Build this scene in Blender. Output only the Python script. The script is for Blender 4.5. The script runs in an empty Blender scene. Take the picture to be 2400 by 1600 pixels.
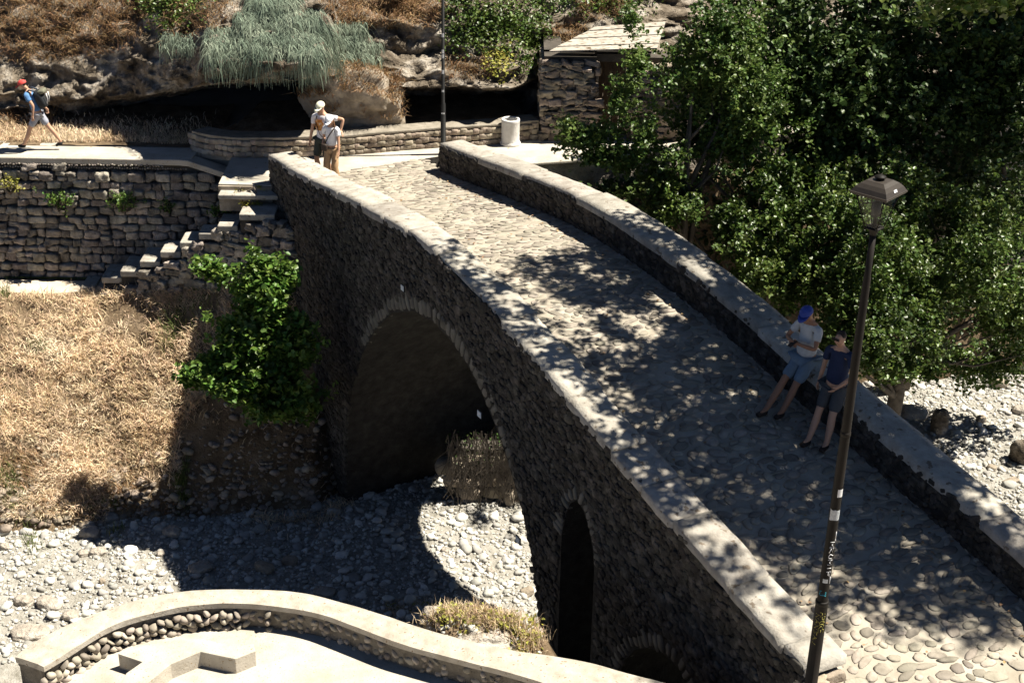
import bpy, math, random
import numpy as np
from mathutils import Vector, Matrix, noise as mnoise
from mathutils.bvhtree import BVHTree
from mathutils.geometry import tessellate_polygon
rng = np.random.default_rng(7); random.seed(7)
scene = bpy.context.scene
COL = scene.collection
# ------------------------------------------------------------ camera model
FL = 3500.0; TH = math.radians(26); RHO = 0.015
CF = np.array([0, math.cos(TH), -math.sin(TH)])
_R0 = np.array([1.0, 0, 0]); _D0 = np.array([0, -math.sin(TH), -math.cos(TH)])
CR = _R0*math.cos(RHO)-_D0*math.sin(RHO); CD = _D0*math.cos(RHO)+_R0*math.sin(RHO)
CC = np.array([0, 0, 16.5])
def ray(x, y): return CF+CR*((x-1200)/FL)+CD*((y-800)/FL)
def onz(x, y, z): d = ray(x, y); return CC+d*((z-CC[2])/d[2])
def ony(x, y, Y): d = ray(x, y); return CC+d*(Y/d[1])
def px(p):
    q = np.asarray(p, float)-CC; z = q@CF
    return np.array([1200+FL*(q@CR)/z, 800+FL*(q@CD)/z])
# bridge frame: s along the bridge from the far end, t across it
BA = np.array([-4.92148673, 28.98350489]); BD = np.array([0.4772848, -0.87874867]); BN = np.array([0.87874867, 0.4772848])
def narrow(s): return 3.8-float(np.interp(s, [-.3, 7.3, 11, 15.8], [3.33, 3.37, 3.6, 3.8]))   # the deck narrows towards the far end
def bst(s, t, z):
    t = t-narrow(s)*min(1.0, max(0.0, (t-1.5)/2.3)); p = BA+BD*s+BN*t; return np.array([p[0], p[1], z])
TS = [-3, -.2, 1.8, 3.2, 4.6, 6, 7.3, 8.5, 9.9, 11.4, 12.5, 13.7, 14.7, 15.7, 16.6, 17.4, 19, 24]
TZ = [6.3, 6.42, 6.63, 6.85, 7.03, 7.2, 7.28, 7.2, 7.05, 6.8, 6.57, 6.38, 6.2, 6.03, 5.9, 5.78, 5.65, 5.5]
_ss = np.linspace(-3, 24, 541); _zz = np.interp(_ss, TS, TZ)
_zz = np.convolve(np.pad(_zz, 12, mode='edge'), np.ones(25)/25, 'valid')
def topz(s): return np.interp(s, _ss, _zz)
def deckz(s): return topz(s)-0.62
# ------------------------------------------------------------ mesh helpers
class Geo:
    def __init__(s): s.v=[]; s.f=[]; s.n=0; s.r=[]
    def add(s, v, faces, r=None):
        v = np.asarray(v, float).reshape(-1, 3); 
        s.v.append(v)
        for f in (faces if isinstance(faces, list) and len(faces) and isinstance(faces[0], np.ndarray) and faces[0].ndim == 2 else [None]):
            if f is None: break
            s.f.append(np.asarray(f, int)+s.n)
        else:
            s.r.append(np.full(len(v), 0.5) if r is None else np.broadcast_to(np.asarray(r, float), (len(v),))); s.n += len(v); return
        by = {}
        for f in faces: by.setdefault(len(f), []).append(list(f))
        for k, a in by.items(): s.f.append(np.array(a, int)+s.n)
        s.r.append(np.full(len(v), 0.5) if r is None else np.broadcast_to(np.asarray(r, float), (len(v),))); s.n += len(v)
    def box(s, c, h, ax=None, r=None):
        c = np.asarray(c, float); h = np.asarray(h, float)
        q = np.array([[x, y, z] for x in (-1, 1) for y in (-1, 1) for z in (-1, 1)], float)*h
        if ax is not None: q = q@np.asarray(ax, float)
        s.add(q+c, [(0,1,3,2),(4,6,7,5),(0,4,5,1),(2,3,7,6),(0,2,6,4),(1,5,7,3)], r)
    def build(s, name, mat, parent=None, smooth=True, bevel=0, mesh_only=False):
        V = np.concatenate(s.v) if s.v else np.zeros((0, 3)); R = np.concatenate(s.r) if s.r else np.zeros(0)
        m = bpy.data.meshes.new(name)
        m.vertices.add(len(V)); m.vertices.foreach_set('co', V.astype(np.float32).ravel())
        nl = sum(f.size for f in s.f); npoly = sum(len(f) for f in s.f)
        li = np.concatenate([f.ravel() for f in s.f]); tot = np.concatenate([np.full(len(f), f.shape[1]) for f in s.f])
        st = np.concatenate([[0], np.cumsum(tot)[:-1]])
        m.loops.add(nl); m.loops.foreach_set('vertex_index', li.astype(np.int32))
        m.polygons.add(npoly); m.polygons.foreach_set('loop_start', st.astype(np.int32))
        try: m.polygons.foreach_set('loop_total', tot.astype(np.int32))
        except Exception: pass
        m.polygons.foreach_set('use_smooth', np.full(npoly, bool(smooth)))
        a = m.attributes.new('rnd', 'FLOAT', 'POINT'); a.data.foreach_set('value', R.astype(np.float32))
        m.update(calc_edges=True); m.validate()
        m.materials.append(mat)
        o = bpy.data.objects.new(name, m); COL.objects.link(o)
        if bevel:
            b = o.modifiers.new('bevel', 'BEVEL'); b.width = bevel; b.segments = 2; b.limit_method = 'ANGLE'
        if parent is not None: o.parent = parent; o.matrix_parent_inverse = Matrix.Translation(parent.location).inverted()
        return o
def tag(o, label=None, cat=None, group=None, kind=None):
    if label: o['label'] = label
    if cat: o['category'] = cat
    if group: o['group'] = group
    if kind: o['kind'] = kind
    return o
def empty(name, loc, label=None, cat=None, group=None):
    o = bpy.data.objects.new(name, None); COL.objects.link(o); o.location = tuple(loc); o.empty_display_size = .2
    return tag(o, label, cat, group)
def nz(p, sc=1.0, off=0.0): return mnoise.noise(Vector((p[0]*sc+off, p[1]*sc+off*1.7, p[2]*sc-off)))
def unit(v): v = np.asarray(v, float); return v/np.linalg.norm(v)
# templates ---------------------------------------------------
def ico(sub):
    import bmesh
    bm = bmesh.new(); bmesh.ops.create_icosphere(bm, subdivisions=sub, radius=1)
    v = np.array([x.co[:] for x in bm.verts]); f = np.array([[w.index for w in x.verts] for x in bm.faces]); bm.free(); return v, f
def rbox(n=3, k=5.0):
    idx = {}; V = []; F = []
    g = np.linspace(-1, 1, n+1)
    def vi(p):
        key = tuple(np.round(p, 5))
        if key not in idx: idx[key] = len(V); V.append(p)
        return idx[key]
    for a in range(3):
        for sg in (-1, 1):
            for i in range(n):
                for j in range(n):
                    q = []
                    for (x, y) in ((g[i], g[j]), (g[i+1], g[j]), (g[i+1], g[j+1]), (g[i], g[j+1])):
                        p = np.zeros(3); p[a] = sg; p[(a+1) % 3] = x; p[(a+2) % 3] = y; q.append(vi(p))
                    F.append(q if sg > 0 else q[::-1])
    V = np.array(V); V = V/((np.abs(V)**k).sum(1)**(1/k))[:, None]
    return V, np.array(F)
def roughen(v, amp, sc, off): return np.array([p*(1+amp*nz(p, sc, off)+amp*.5*nz(p, sc*2.3, off+9)) for p in v])
_i1 = ico(1); _i2 = ico(2); _i3 = ico(3)
# ico(1) has 12 verts, ico(2) 42, ico(3) 162
PEB_LO = [(roughen(_i1[0], .35, 1.2, i*3.1), _i1[1]) for i in range(6)]
PEB_MD = [(roughen(_i2[0], .38, 1.1, i*3.7), _i2[1]) for i in range(8)]
PEB_HI = [(roughen(_i3[0], .42, 1.2, i*5.3), _i3[1]) for i in range(6)]
_rb = rbox(3, 4.5); _rb4 = rbox(4, 5); _rb7 = rbox(7, 9)
STONE = [(roughen(_rb[0], .16, 1.3, i*4.1), _rb[1]) for i in range(10)]
STONE_HI = [(roughen(roughen(roughen(_rb7[0], .36, 1.0, i*4.1), .13, 2.6, i*2.2), .06, 6.5, i*1.3), _rb7[1]) for i in range(14)]
STONE_MED = [(roughen(roughen(roughen(rbox(7, 5.5)[0], .26, 1.0, i*4.1), .10, 2.6, i*2.2), .05, 6.5, i*1.3), _rb7[1]) for i in range(14)]
def inst(g, temps, C, AX, R=None):
    """C (N,3) centres, AX (N,3,3) rows = scaled local axes"""
    C = np.asarray(C); AX = np.asarray(AX); N = len(C)
    if N == 0: return
    R = rng.random(N) if R is None else R
    which = rng.integers(0, len(temps), N)
    for k, (tv, tf) in enumerate(temps):
        m = np.where(which == k)[0]
        if len(m) == 0: continue
        v = np.einsum('vi,nij->nvj', tv, AX[m])+C[m][:, None, :]
        f = tf[None]+(np.arange(len(m))*len(tv))[:, None, None]
        g.add(v.reshape(-1, 3), [f.reshape(-1, tf.shape[1])], np.repeat(R[m], len(tv)))
def randaxes(N, sx, sy, sz, tilt=.4):
    a = rng.random(N)*2*np.pi; b = rng.normal(0, tilt, N); c = rng.normal(0, tilt, N)
    ca, sa, cb, sb, cc, sc = np.cos(a), np.sin(a), np.cos(b), np.sin(b), np.cos(c), np.sin(c)
    z0 = np.zeros(N); o1 = np.ones(N)
    Rz = np.stack([np.stack([ca, sa, z0], 1), np.stack([-sa, ca, z0], 1), np.stack([z0, z0, o1], 1)], 1)
    Rx = np.stack([np.stack([o1, z0, z0], 1), np.stack([z0, cb, sb], 1), np.stack([z0, -sb, cb], 1)], 1)
    Ry = np.stack([np.stack([cc, z0, -sc], 1), np.stack([z0, o1, z0], 1), np.stack([sc, z0, cc], 1)], 1)
    M = np.einsum('nij,njk,nkl->nil', Rz, Rx, Ry)
    S = np.stack([np.broadcast_to(sx, N), np.broadcast_to(sy, N), np.broadcast_to(sz, N)], 1)
    return M*S[:, :, None]
def sweep(pts, rad, seg=8, cap=True):
    pts = [np.asarray(p, float) for p in pts]; n = len(pts); V = []; F = []
    up = np.array([0, 0, 1.0])
    for i, p in enumerate(pts):
        d = unit(pts[min(i+1, n-1)]-pts[max(i-1, 0)])
        a = np.cross(d, up); 
        if np.linalg.norm(a) < .1: a = np.cross(d, [0, 1.0, 0])
        a = unit(a); b = np.cross(a, d)
        r = rad[i] if hasattr(rad, '__len__') else rad
        for k in range(seg):
            th = 2*np.pi*k/seg; V.append(p+r*(a*np.cos(th)+b*np.sin(th)))
    for i in range(n-1):
        for k in range(seg):
            F.append((i*seg+k, i*seg+(k+1) % seg, (i+1)*seg+(k+1) % seg, (i+1)*seg+k))
    if cap: F.append(tuple(range(seg))[::-1]); F.append(tuple((n-1)*seg+k for k in range(seg)))
    return V, F
def leaves(g, P, size, up=.5, droop=None, R=None, width=.38):
    """ovate folded leaves; P (N,3)"""
    N = len(P)
    if N == 0: return
    size = np.broadcast_to(size, N)
    n = rng.normal(0, 1, (N, 3)); n[:, 2] = np.abs(n[:, 2])*.6+up*2; n /= np.linalg.norm(n, axis=1)[:, None]
    d = rng.normal(0, 1, (N, 3))
    if droop is not None: d[:, 2] -= droop
    d -= n*(d*n).sum(1)[:, None]; d /= np.linalg.norm(d, axis=1)[:, None]
    w = np.cross(n, d); S = size[:, None]
    b = P-d*S*.5; t = P+d*S*.5-n*S*.12
    pts = np.stack([b, b+d*S*.3+w*S*width+n*S*.08, b+d*S*.68+w*S*width*.72+n*S*.05, t, b+d*S*.68-w*S*width*.72+n*S*.05, b+d*S*.3-w*S*width+n*S*.08], 1)
    i = (np.arange(N)*6)[:, None]
    f = np.concatenate([i+np.array([[0, 1, 2, 3]]), i+np.array([[0, 3, 4, 5]])])
    g.add(pts.reshape(-1, 3), [f], np.repeat(rng.random(N) if R is None else R, 6))
def blades(g, P, L, W, lean, R=None, dirs=None, up=None):
    N = len(P)
    if N == 0: return
    L = np.broadcast_to(L, N)[:, None]; W = np.broadcast_to(W, N)[:, None]
    a = rng.random(N)*2*np.pi; h = np.stack([np.cos(a), np.sin(a), np.zeros(N)], 1) if dirs is None else dirs
    le = np.clip(np.abs(rng.normal(lean, .35, N)), .05, 1.5)[:, None]
    u = np.array([0, 0, 1.0])
    d1 = h*np.sin(le*.6)+u*np.cos(le*.6); d2 = h*np.sin(le*1.25)+u*np.cos(le*1.25)
    a2 = rng.random(N)*2*np.pi; s = np.stack([np.cos(a2), np.sin(a2), rng.normal(0, .3, N)], 1)*W*.5
    m = P+d1*L*.55; t = m+d2*L*.45
    pts = np.stack([P-s, P+s, m+s*.8, m-s*.8, t], 1); i = (np.arange(N)*5)[:, None]
    g.add(pts.reshape(-1, 3), [i+np.array([[0, 1, 2, 3]]), i+np.array([[3, 2, 4]])], np.repeat(rng.random(N) if R is None else R, 5))
# ------------------------------------------------------------ materials
def lin(h):
    h = h.lstrip('#'); c = [int(h[i:i+2], 16)/255 for i in (0, 2, 4)]
    return tuple(x/12.92 if x <= .04045 else ((x+.055)/1.055)**2.4 for x in c)+(1,)
def mat(name, cols, scale=3.0, rough=.85, bump=.3, bscale=None, rnd=0.0, detail=8, spec=.3, trans=0.0, bdist=.02, speck=None, vor=None, metal=0, stretch=None):
    m = bpy.data.materials.new(name); m.use_nodes = True; nt = m.node_tree; N = nt.nodes; L = nt.links
    b = N['Principled BSDF']; b.inputs['Roughness'].default_value = rough; b.inputs['Specular IOR Level'].default_value = spec; b.inputs['Metallic'].default_value = metal
    tc = N.new('ShaderNodeTexCoord'); mp = N.new('ShaderNodeMapping'); L.new(tc.outputs['Object'], mp.inputs[0])
    if stretch: mp.inputs['Scale'].default_value = stretch
    nz1 = N.new('ShaderNodeTexNoise'); nz1.inputs['Scale'].default_value = scale; nz1.inputs['Detail'].default_value = detail; nz1.inputs['Roughness'].default_value = .62
    L.new(mp.outputs[0], nz1.inputs['Vector'])
    cr = N.new('ShaderNodeValToRGB'); L.new(nz1.outputs[0], cr.inputs[0]); e = cr.color_ramp.elements
    cols = [c if not isinstance(c, str) else lin(c) for c in cols]; cols = [tuple(c)+((1,) if len(c) == 3 else ()) for c in cols]
    k = len(cols)
    e[0].position = .3; e[0].color = cols[0]; e[1].position = .7; e[1].color = cols[-1]
    for i in range(1, k-1): x = e.new(.3+.4*i/(k-1)); x.color = cols[i]
    out = cr.outputs[0]
    if rnd:
        at = N.new('ShaderNodeAttribute'); at.attribute_name = 'rnd'
        mr = N.new('ShaderNodeMapRange'); mr.inputs[3].default_value = 1-rnd; mr.inputs[4].default_value = 1+rnd; L.new(at.outputs['Fac'], mr.inputs[0])
        mx = N.new('ShaderNodeMix'); mx.data_type = 'RGBA'; mx.blend_type = 'MULTIPLY'; mx.inputs[0].default_value = 1
        L.new(out, mx.inputs[6]); L.new(mr.outputs[0], mx.inputs[7]); out = mx.outputs[2]
        hs = N.new('ShaderNodeHueSaturation'); mr2 = N.new('ShaderNodeMapRange'); mr2.inputs[3].default_value = .5-.035*min(1, rnd*2); mr2.inputs[4].default_value = .5+.02*min(1, rnd*2)
        fr = N.new('ShaderNodeMath'); fr.operation = 'FRACT'; ml = N.new('ShaderNodeMath'); ml.operation = 'MULTIPLY'; ml.inputs[1].default_value = 7.31
        L.new(at.outputs['Fac'], ml.inputs[0]); L.new(ml.outputs[0], fr.inputs[0]); L.new(fr.outputs[0], mr2.inputs[0]); L.new(mr2.outputs[0], hs.inputs['Hue']); L.new(out, hs.inputs['Color']); out = hs.outputs[0]
    if speck:   # (colour, scale, threshold) small blotches such as lichen or stains
        sn = N.new('ShaderNodeTexNoise'); sn.inputs['Scale'].default_value = speck[1]; sn.inputs['Detail'].default_value = 4; L.new(mp.outputs[0], sn.inputs['Vector'])
        rr = N.new('ShaderNodeMapRange'); rr.inputs[1].default_value = speck[2]; rr.inputs[2].default_value = speck[2]+.05; L.new(sn.outputs[0], rr.inputs[0])
        mx = N.new('ShaderNodeMix'); mx.data_type = 'RGBA'; L.new(rr.outputs[0], mx.inputs[0]); L.new(out, mx.inputs[6]); c = lin(speck[0]); mx.inputs[7].default_value = c; out = mx.outputs[2]
    hgt = None
    if vor:     # (scale, mortar colour, width) stones set in mortar
        vt = N.new('ShaderNodeTexVoronoi'); vt.feature = 'DISTANCE_TO_EDGE'; vt.inputs['Scale'].default_value = vor[0]
        wn = N.new('ShaderNodeTexNoise'); wn.inputs['Scale'].default_value = vor[0]*1.2; L.new(mp.outputs[0], wn.inputs['Vector'])
        wm = N.new('ShaderNodeMix'); wm.data_type = 'RGBA'; wm.inputs[0].default_value = .08; L.new(mp.outputs[0], wm.inputs[6]); L.new(wn.outputs[1], wm.inputs[7]); L.new(wm.outputs[2], vt.inputs['Vector'])
        mr = N.new('ShaderNodeMapRange'); mr.inputs[1].default_value = 0; mr.inputs[2].default_value = vor[2]; L.new(vt.outputs[0], mr.inputs[0]); hgt = mr.outputs[0]
        mx = N.new('ShaderNodeMix'); mx.data_type = 'RGBA'; L.new(hgt, mx.inputs[0]); mx.inputs[6].default_value = lin(vor[1]); L.new(out, mx.inputs[7]); out = mx.outputs[2]
    L.new(out, b.inputs['Base Color'])
    if bump:
        n2 = N.new('ShaderNodeTexNoise'); n2.inputs['Scale'].default_value = bscale or scale*4; n2.inputs['Detail'].default_value = 6; n2.inputs['Roughness'].default_value = .6; L.new(mp.outputs[0], n2.inputs['Vector'])
        bp = N.new('ShaderNodeBump'); bp.inputs['Strength'].default_value = bump; bp.inputs['Distance'].default_value = bdist
        if hgt is not None:
            ad = N.new('ShaderNodeMath'); ad.operation = 'MULTIPLY_ADD'; ad.inputs[1].default_value = .5; L.new(n2.outputs[0], ad.inputs[0]); L.new(hgt, ad.inputs[2]); L.new(ad.outputs[0], bp.inputs['Height'])
        else: L.new(n2.outputs[0], bp.inputs['Height'])
        L.new(bp.outputs[0], b.inputs['Normal'])
    if trans:
        tr = N.new('ShaderNodeBsdfTranslucent'); ms = N.new('ShaderNodeMixShader'); ms.inputs[0].default_value = trans
        L.new(out, tr.inputs[0]); L.new(b.outputs[0], ms.inputs[1]); L.new(tr.outputs[0], ms.inputs[2]); L.new(ms.outputs[0], N['Material Output'].inputs[0])
    return m
M = {}
M['gravel'] = mat('gravel', [(.20,.185,.15),(.32,.30,.26),(.43,.41,.37)], 6, .95, 1, 22, bdist=.05)
M['pebble'] = mat('pebble', [(.34,.325,.285),(.46,.445,.40),(.56,.545,.50)], 2.5, .85, .4, 30, rnd=.38)
M['soil'] = mat('soil', [(.07,.047,.027),(.15,.105,.062),(.25,.185,.12)], 2.6, .95, .8, 14, bdist=.05)
M['drypath'] = mat('dry_path', [(.42,.34,.25),(.52,.44,.34),(.58,.50,.41)], 1.8, .95, .5, 16)
M['paving'] = mat('paving', [(.33,.30,.25),(.42,.385,.33),(.50,.46,.40)], 1.6, .9, .3, 25, speck=('#8c7a5c', 9, .66))
M['concrete'] = mat('concrete', [(.33,.295,.24),(.43,.39,.325),(.51,.465,.395)], 2.6, .9, .4, 30, speck=('#8f7c62', 34, .63))
M['coping'] = mat('coping', [(.29,.255,.205),(.39,.35,.29),(.47,.43,.37)], 6, .9, .5, 26, speck=('#7d6a54', 24, .64))
M['wallstone'] = mat('wall_stone', [(.15,.13,.105),(.30,.265,.22),(.48,.425,.355)], 7, .95, 1, 32, rnd=.42, bdist=.05)
M['wallmortar'] = mat('wall_mortar', [(.045,.04,.033),(.10,.085,.07)], 5, .95, .6, 20)
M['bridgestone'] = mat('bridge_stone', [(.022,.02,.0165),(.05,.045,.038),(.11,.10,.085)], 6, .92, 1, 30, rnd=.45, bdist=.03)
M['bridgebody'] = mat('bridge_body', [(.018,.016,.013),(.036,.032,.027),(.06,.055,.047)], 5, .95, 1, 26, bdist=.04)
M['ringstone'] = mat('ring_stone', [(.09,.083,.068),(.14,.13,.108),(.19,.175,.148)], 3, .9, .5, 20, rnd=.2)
M['slab'] = mat('coping_slab', [(.24,.215,.18),(.34,.315,.27),(.43,.40,.35)], 5, .9, .7, 30, rnd=.18, speck=('#72675a', 9, .62))
M['cobble'] = mat('cobble', [(.21,.185,.145),(.28,.25,.20),(.36,.32,.265)], 5, .8, .5, 30, rnd=.3)
M['mortar'] = mat('deck_mortar', [(.27,.235,.185),(.35,.31,.25),(.43,.39,.325)], 2.2, .92, .6, 18)
M['rock'] = mat('cliff_rock', [(.05,.038,.026),(.10,.078,.055),(.19,.155,.115),(.36,.315,.26),(.48,.44,.38)], 1.8, .95, 1, 7, bdist=.2)
M['rockpale'] = mat('pale_rock', [(.22,.19,.155),(.42,.37,.31),(.58,.53,.46)], 2.2, .95, 1, 9, bdist=.1, rnd=.15)
M['rubble'] = mat('rubble_stone', [(.17,.135,.10),(.30,.25,.19),(.42,.36,.29)], 3, .92, .7, 14, rnd=.3, bdist=.04)
M['riverstone'] = mat('river_stone', [(.21,.18,.14),(.31,.27,.215),(.42,.375,.31)], 3, .75, .25, 22, rnd=.3)
M['dryg'] = mat('dry_grass', [(.52,.385,.23),(.70,.55,.36),(.82,.70,.51)], .9, .8, 0, rnd=.38, trans=.25)
M['orangeg'] = mat('orange_dry_grass', [(.17,.105,.05),(.31,.20,.10),(.52,.37,.22)], .9, .8, 0, rnd=.3, trans=.25)
M['greeng'] = mat('green_grass', [(.07,.105,.03),(.13,.17,.05),(.2,.22,.08)], 2, .8, 0, rnd=.35, trans=.25)
M['ephedra'] = mat('blue_green_stem', [(.10,.14,.10),(.17,.215,.155),(.28,.32,.235)], 1.6, .75, 0, rnd=.4, trans=.15)
M['seatcap'] = mat('seat_cap', [(.17,.15,.12),(.25,.22,.175),(.32,.285,.235)], 5, .95, .7, 26)
M['terracemortar'] = mat('terrace_wall_mortar', [(.10,.085,.068),(.16,.14,.112),(.22,.195,.16)], 6, .95, .7, 26)
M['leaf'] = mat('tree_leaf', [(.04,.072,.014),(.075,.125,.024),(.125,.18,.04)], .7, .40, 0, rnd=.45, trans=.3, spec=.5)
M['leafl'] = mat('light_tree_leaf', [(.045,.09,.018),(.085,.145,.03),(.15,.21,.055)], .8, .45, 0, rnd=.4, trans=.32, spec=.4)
M['leaf2'] = mat('vine_leaf', [(.05,.105,.016),(.095,.18,.03),(.17,.27,.06)], 1.6, .45, 0, rnd=.45, trans=.3, spec=.4)
M['leaf3'] = mat('yellow_weed_leaf', [(.17,.19,.03),(.28,.28,.05),(.38,.34,.09)], 3, .6, 0, rnd=.35, trans=.25)
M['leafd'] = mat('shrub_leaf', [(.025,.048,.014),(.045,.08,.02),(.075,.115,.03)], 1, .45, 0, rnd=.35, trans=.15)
M['bark'] = mat('bark', [(.05,.04,.03),(.11,.09,.07),(.17,.14,.11)], 4, .9, .8, 15)
M['post'] = mat('post_paint', [(.008,.007,.006),(.013,.011,.009),(.016,.012,.010)], 5, .6, .25, 40, spec=.18, bdist=.003)
M['postblack'] = mat('post_black_paint', [(.006,.006,.006),(.010,.010,.010)], 5, .6, .1, 40, spec=.15)
M['white'] = mat('white_plaster', [(.50,.48,.45),(.64,.62,.59),(.70,.68,.65)], 6, .8, .5, 25, speck=('#8a7f70', 12, .66))
M['wood'] = mat('old_wood', [(.07,.045,.025),(.13,.085,.05),(.19,.13,.08)], 6, .85, .5, 20, stretch=(8, 1, 1))
M['woodpale'] = mat('weathered_wood', [(.20,.15,.11),(.31,.25,.19),(.4,.33,.26)], 5, .85, .5, 20, stretch=(1, 6, 1))
M['roofsheet'] = mat('pale_roof_boards', [(.26,.225,.18),(.40,.36,.305),(.50,.46,.40)], 5, .85, .5, 24, speck=('#54452f', 7, .56), stretch=(1, 3, 1))
M['sticker'] = mat('white_sticker', [(.6,.6,.6),(.75,.75,.75)], 20, .6, 0)
M['graywhite'] = mat('torn_tape', [(.3,.33,.35),(.6,.62,.63)], 25, .4, .3, 60)
M['plate'] = mat('marker_plate', [(.45,.5,.55),(.6,.66,.7)], 20, .5, 0)
M['platedark'] = mat('marker_plate_frame', [(.02,.02,.02),(.03,.03,.03)], 20, .5, 0)
def flat(name, c, rough=.8, rnd=0, var=.12, sc=14):
    return mat(name, [tuple(x*(1-var) for x in c), tuple(min(1, x*(1+var)) for x in c)], sc, rough, .15, 60, rnd=rnd, bdist=.004)
# ============================================================ SETTING
def interp(x, a, b): return np.interp(x, a, b)
def footY(x): return interp(x, [-30,-12,-6.8,-4,-3,-1.8,-1.0,.5,2.5,5,8,12,30], [24,24.6,25.3,25.9,27.4,28.9,27.4,26.7,27.6,29.6,31.6,32.3,33])
def bank_top(x): return interp(x, [-30,-9,-7,-5.5,-4,0,3,30], [3.0,3.0,3.6,4.15,4.6,5.0,5.3,5.4])
def bank_w(x): return interp(x, [-30,-9,-7,-5.5,-3,0,4,30], [4.9,4.5,3.9,3.0,3.0,3.2,2.2,2.2])
def fbm(x, y, sc, o=0):
    return sum(mnoise.noise(Vector((x*sc*2**k+o, y*sc*2**k-o, o*.37+k*5)))/1.9**k for k in range(4))
def bankz(x, y):
    u = np.clip((y-footY(x))/bank_w(x), -.3, 1.0)
    uu = np.sign(u)*np.abs(u)**.85
    z = bank_top(x)*uu
    a = np.clip((1-u)*3, 0, 1)
    return z+a*.16*fbm(x, y, .9, 3)+a*.07*fbm(x, y, 3.1, 8)-.02
def bedz(x, y):
    r = np.clip((y-20)/6, 0, 1)
    return .12*fbm(x, y, .35, 11)+.05*fbm(x, y, 1.5, 2)+.05
def grid(name, xs, ys, zf, m, kind='structure'):
    V = [(x, y, zf(x, y)) for y in ys for x in xs]; nx = len(xs)
    i = np.arange(len(ys)-1)[:, None]*nx+np.arange(nx-1)[None]; i = i.ravel()
    g = Geo(); g.add(V, [np.stack([i, i+1, i+nx+1, i+nx], 1)])
    o = g.build(name, m); tag(o, kind=kind); return o
g = Geo(); g.add([(-300,-200,-.7),(300,-200,-.7),(300,400,-.7),(-300,400,-.7)], [(0,1,2,3)]); tag(g.build('ground', M['soil']), kind='structure')
riverbed = grid('riverbed', np.concatenate([np.linspace(-40,-14,14), np.arange(-13.8, 15, .16), np.linspace(16, 40, 12)]), np.concatenate([np.linspace(4, 16, 8), np.arange(16.4, 34, .16)]), bedz, M['gravel'])
bank = grid('bank', np.concatenate([np.linspace(-40,-15,12), np.arange(-14.8, 14, .14), np.linspace(15, 40, 12)]), np.concatenate([np.arange(23, 33.2, .12)]), bankz, M['soil'])
# the pale dirt path at the foot of the stone wall
V = []; F = []; xs = np.arange(-16, -8.2, .2)
for i, x in enumerate(xs):
    w0 = 29.75+.08*nz((x, 0, 0), 1.2)+(.5*max(0, (x+9.8)/1.6)); w1 = 30.4
    for k in range(6):
        y = w0+(w1-w0)*k/5; V.append((x, y, bankz(x, y)+.035-(.05 if k in (0,) else 0)))
for i in range(len(xs)-1):
    for k in range(5): a = i*6+k; F.append((a, a+6, a+7, a+1))
g = Geo(); g.add(V, F); tag(g.build('dirt_path', M['drypath']), kind='structure')
# upper pavement at deck level, far bank
PZ = 5.8
def slab(g, poly, z, depth, r=None):
    n = len(poly); tri = tessellate_polygon([[Vector((p[0], p[1], 0)) for p in poly]])
    V = [(p[0], p[1], z) for p in poly]+[(p[0], p[1], z-depth) for p in poly]
    ar = sum(poly[i][0]*poly[(i+1) % n][1]-poly[(i+1) % n][0]*poly[i][1] for i in range(n))
    F = []
    for t in tri:
        a, b, c = t; s = (poly[b][0]-poly[a][0])*(poly[c][1]-poly[a][1])-(poly[b][1]-poly[a][1])*(poly[c][0]-poly[a][0])
        F.append((a, b, c) if s > 0 else (a, c, b))
    for i in range(n):
        j = (i+1) % n; F.append((i, i+n, j+n, j) if ar > 0 else (j, j+n, i+n, i))
    g.add(V, F, r)
g = Geo()
e = [bst(-.3, -.02, 0)[:2], bst(-.3, 4.42, 0)[:2], bst(.9, 4.42, 0)[:2]]
poly = [(-30, 30.75), (-7.0, 30.75), (-6.95, 31.15), (-6.15, 31.15), (-6.12, 29.16), (-5.0, 29.13), tuple(e[0]), tuple(e[1]), tuple(e[2]), (-.1, 30.5), (1, 30.85), (2.1, 31.1), (3.6, 31.8), (6, 32.9), (9, 34), (30, 37), (30, 42), (-30, 42)]
slab(g, poly, PZ, .5)
tag(g.build('pavement', M['paving'], smooth=False), kind='structure')
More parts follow.
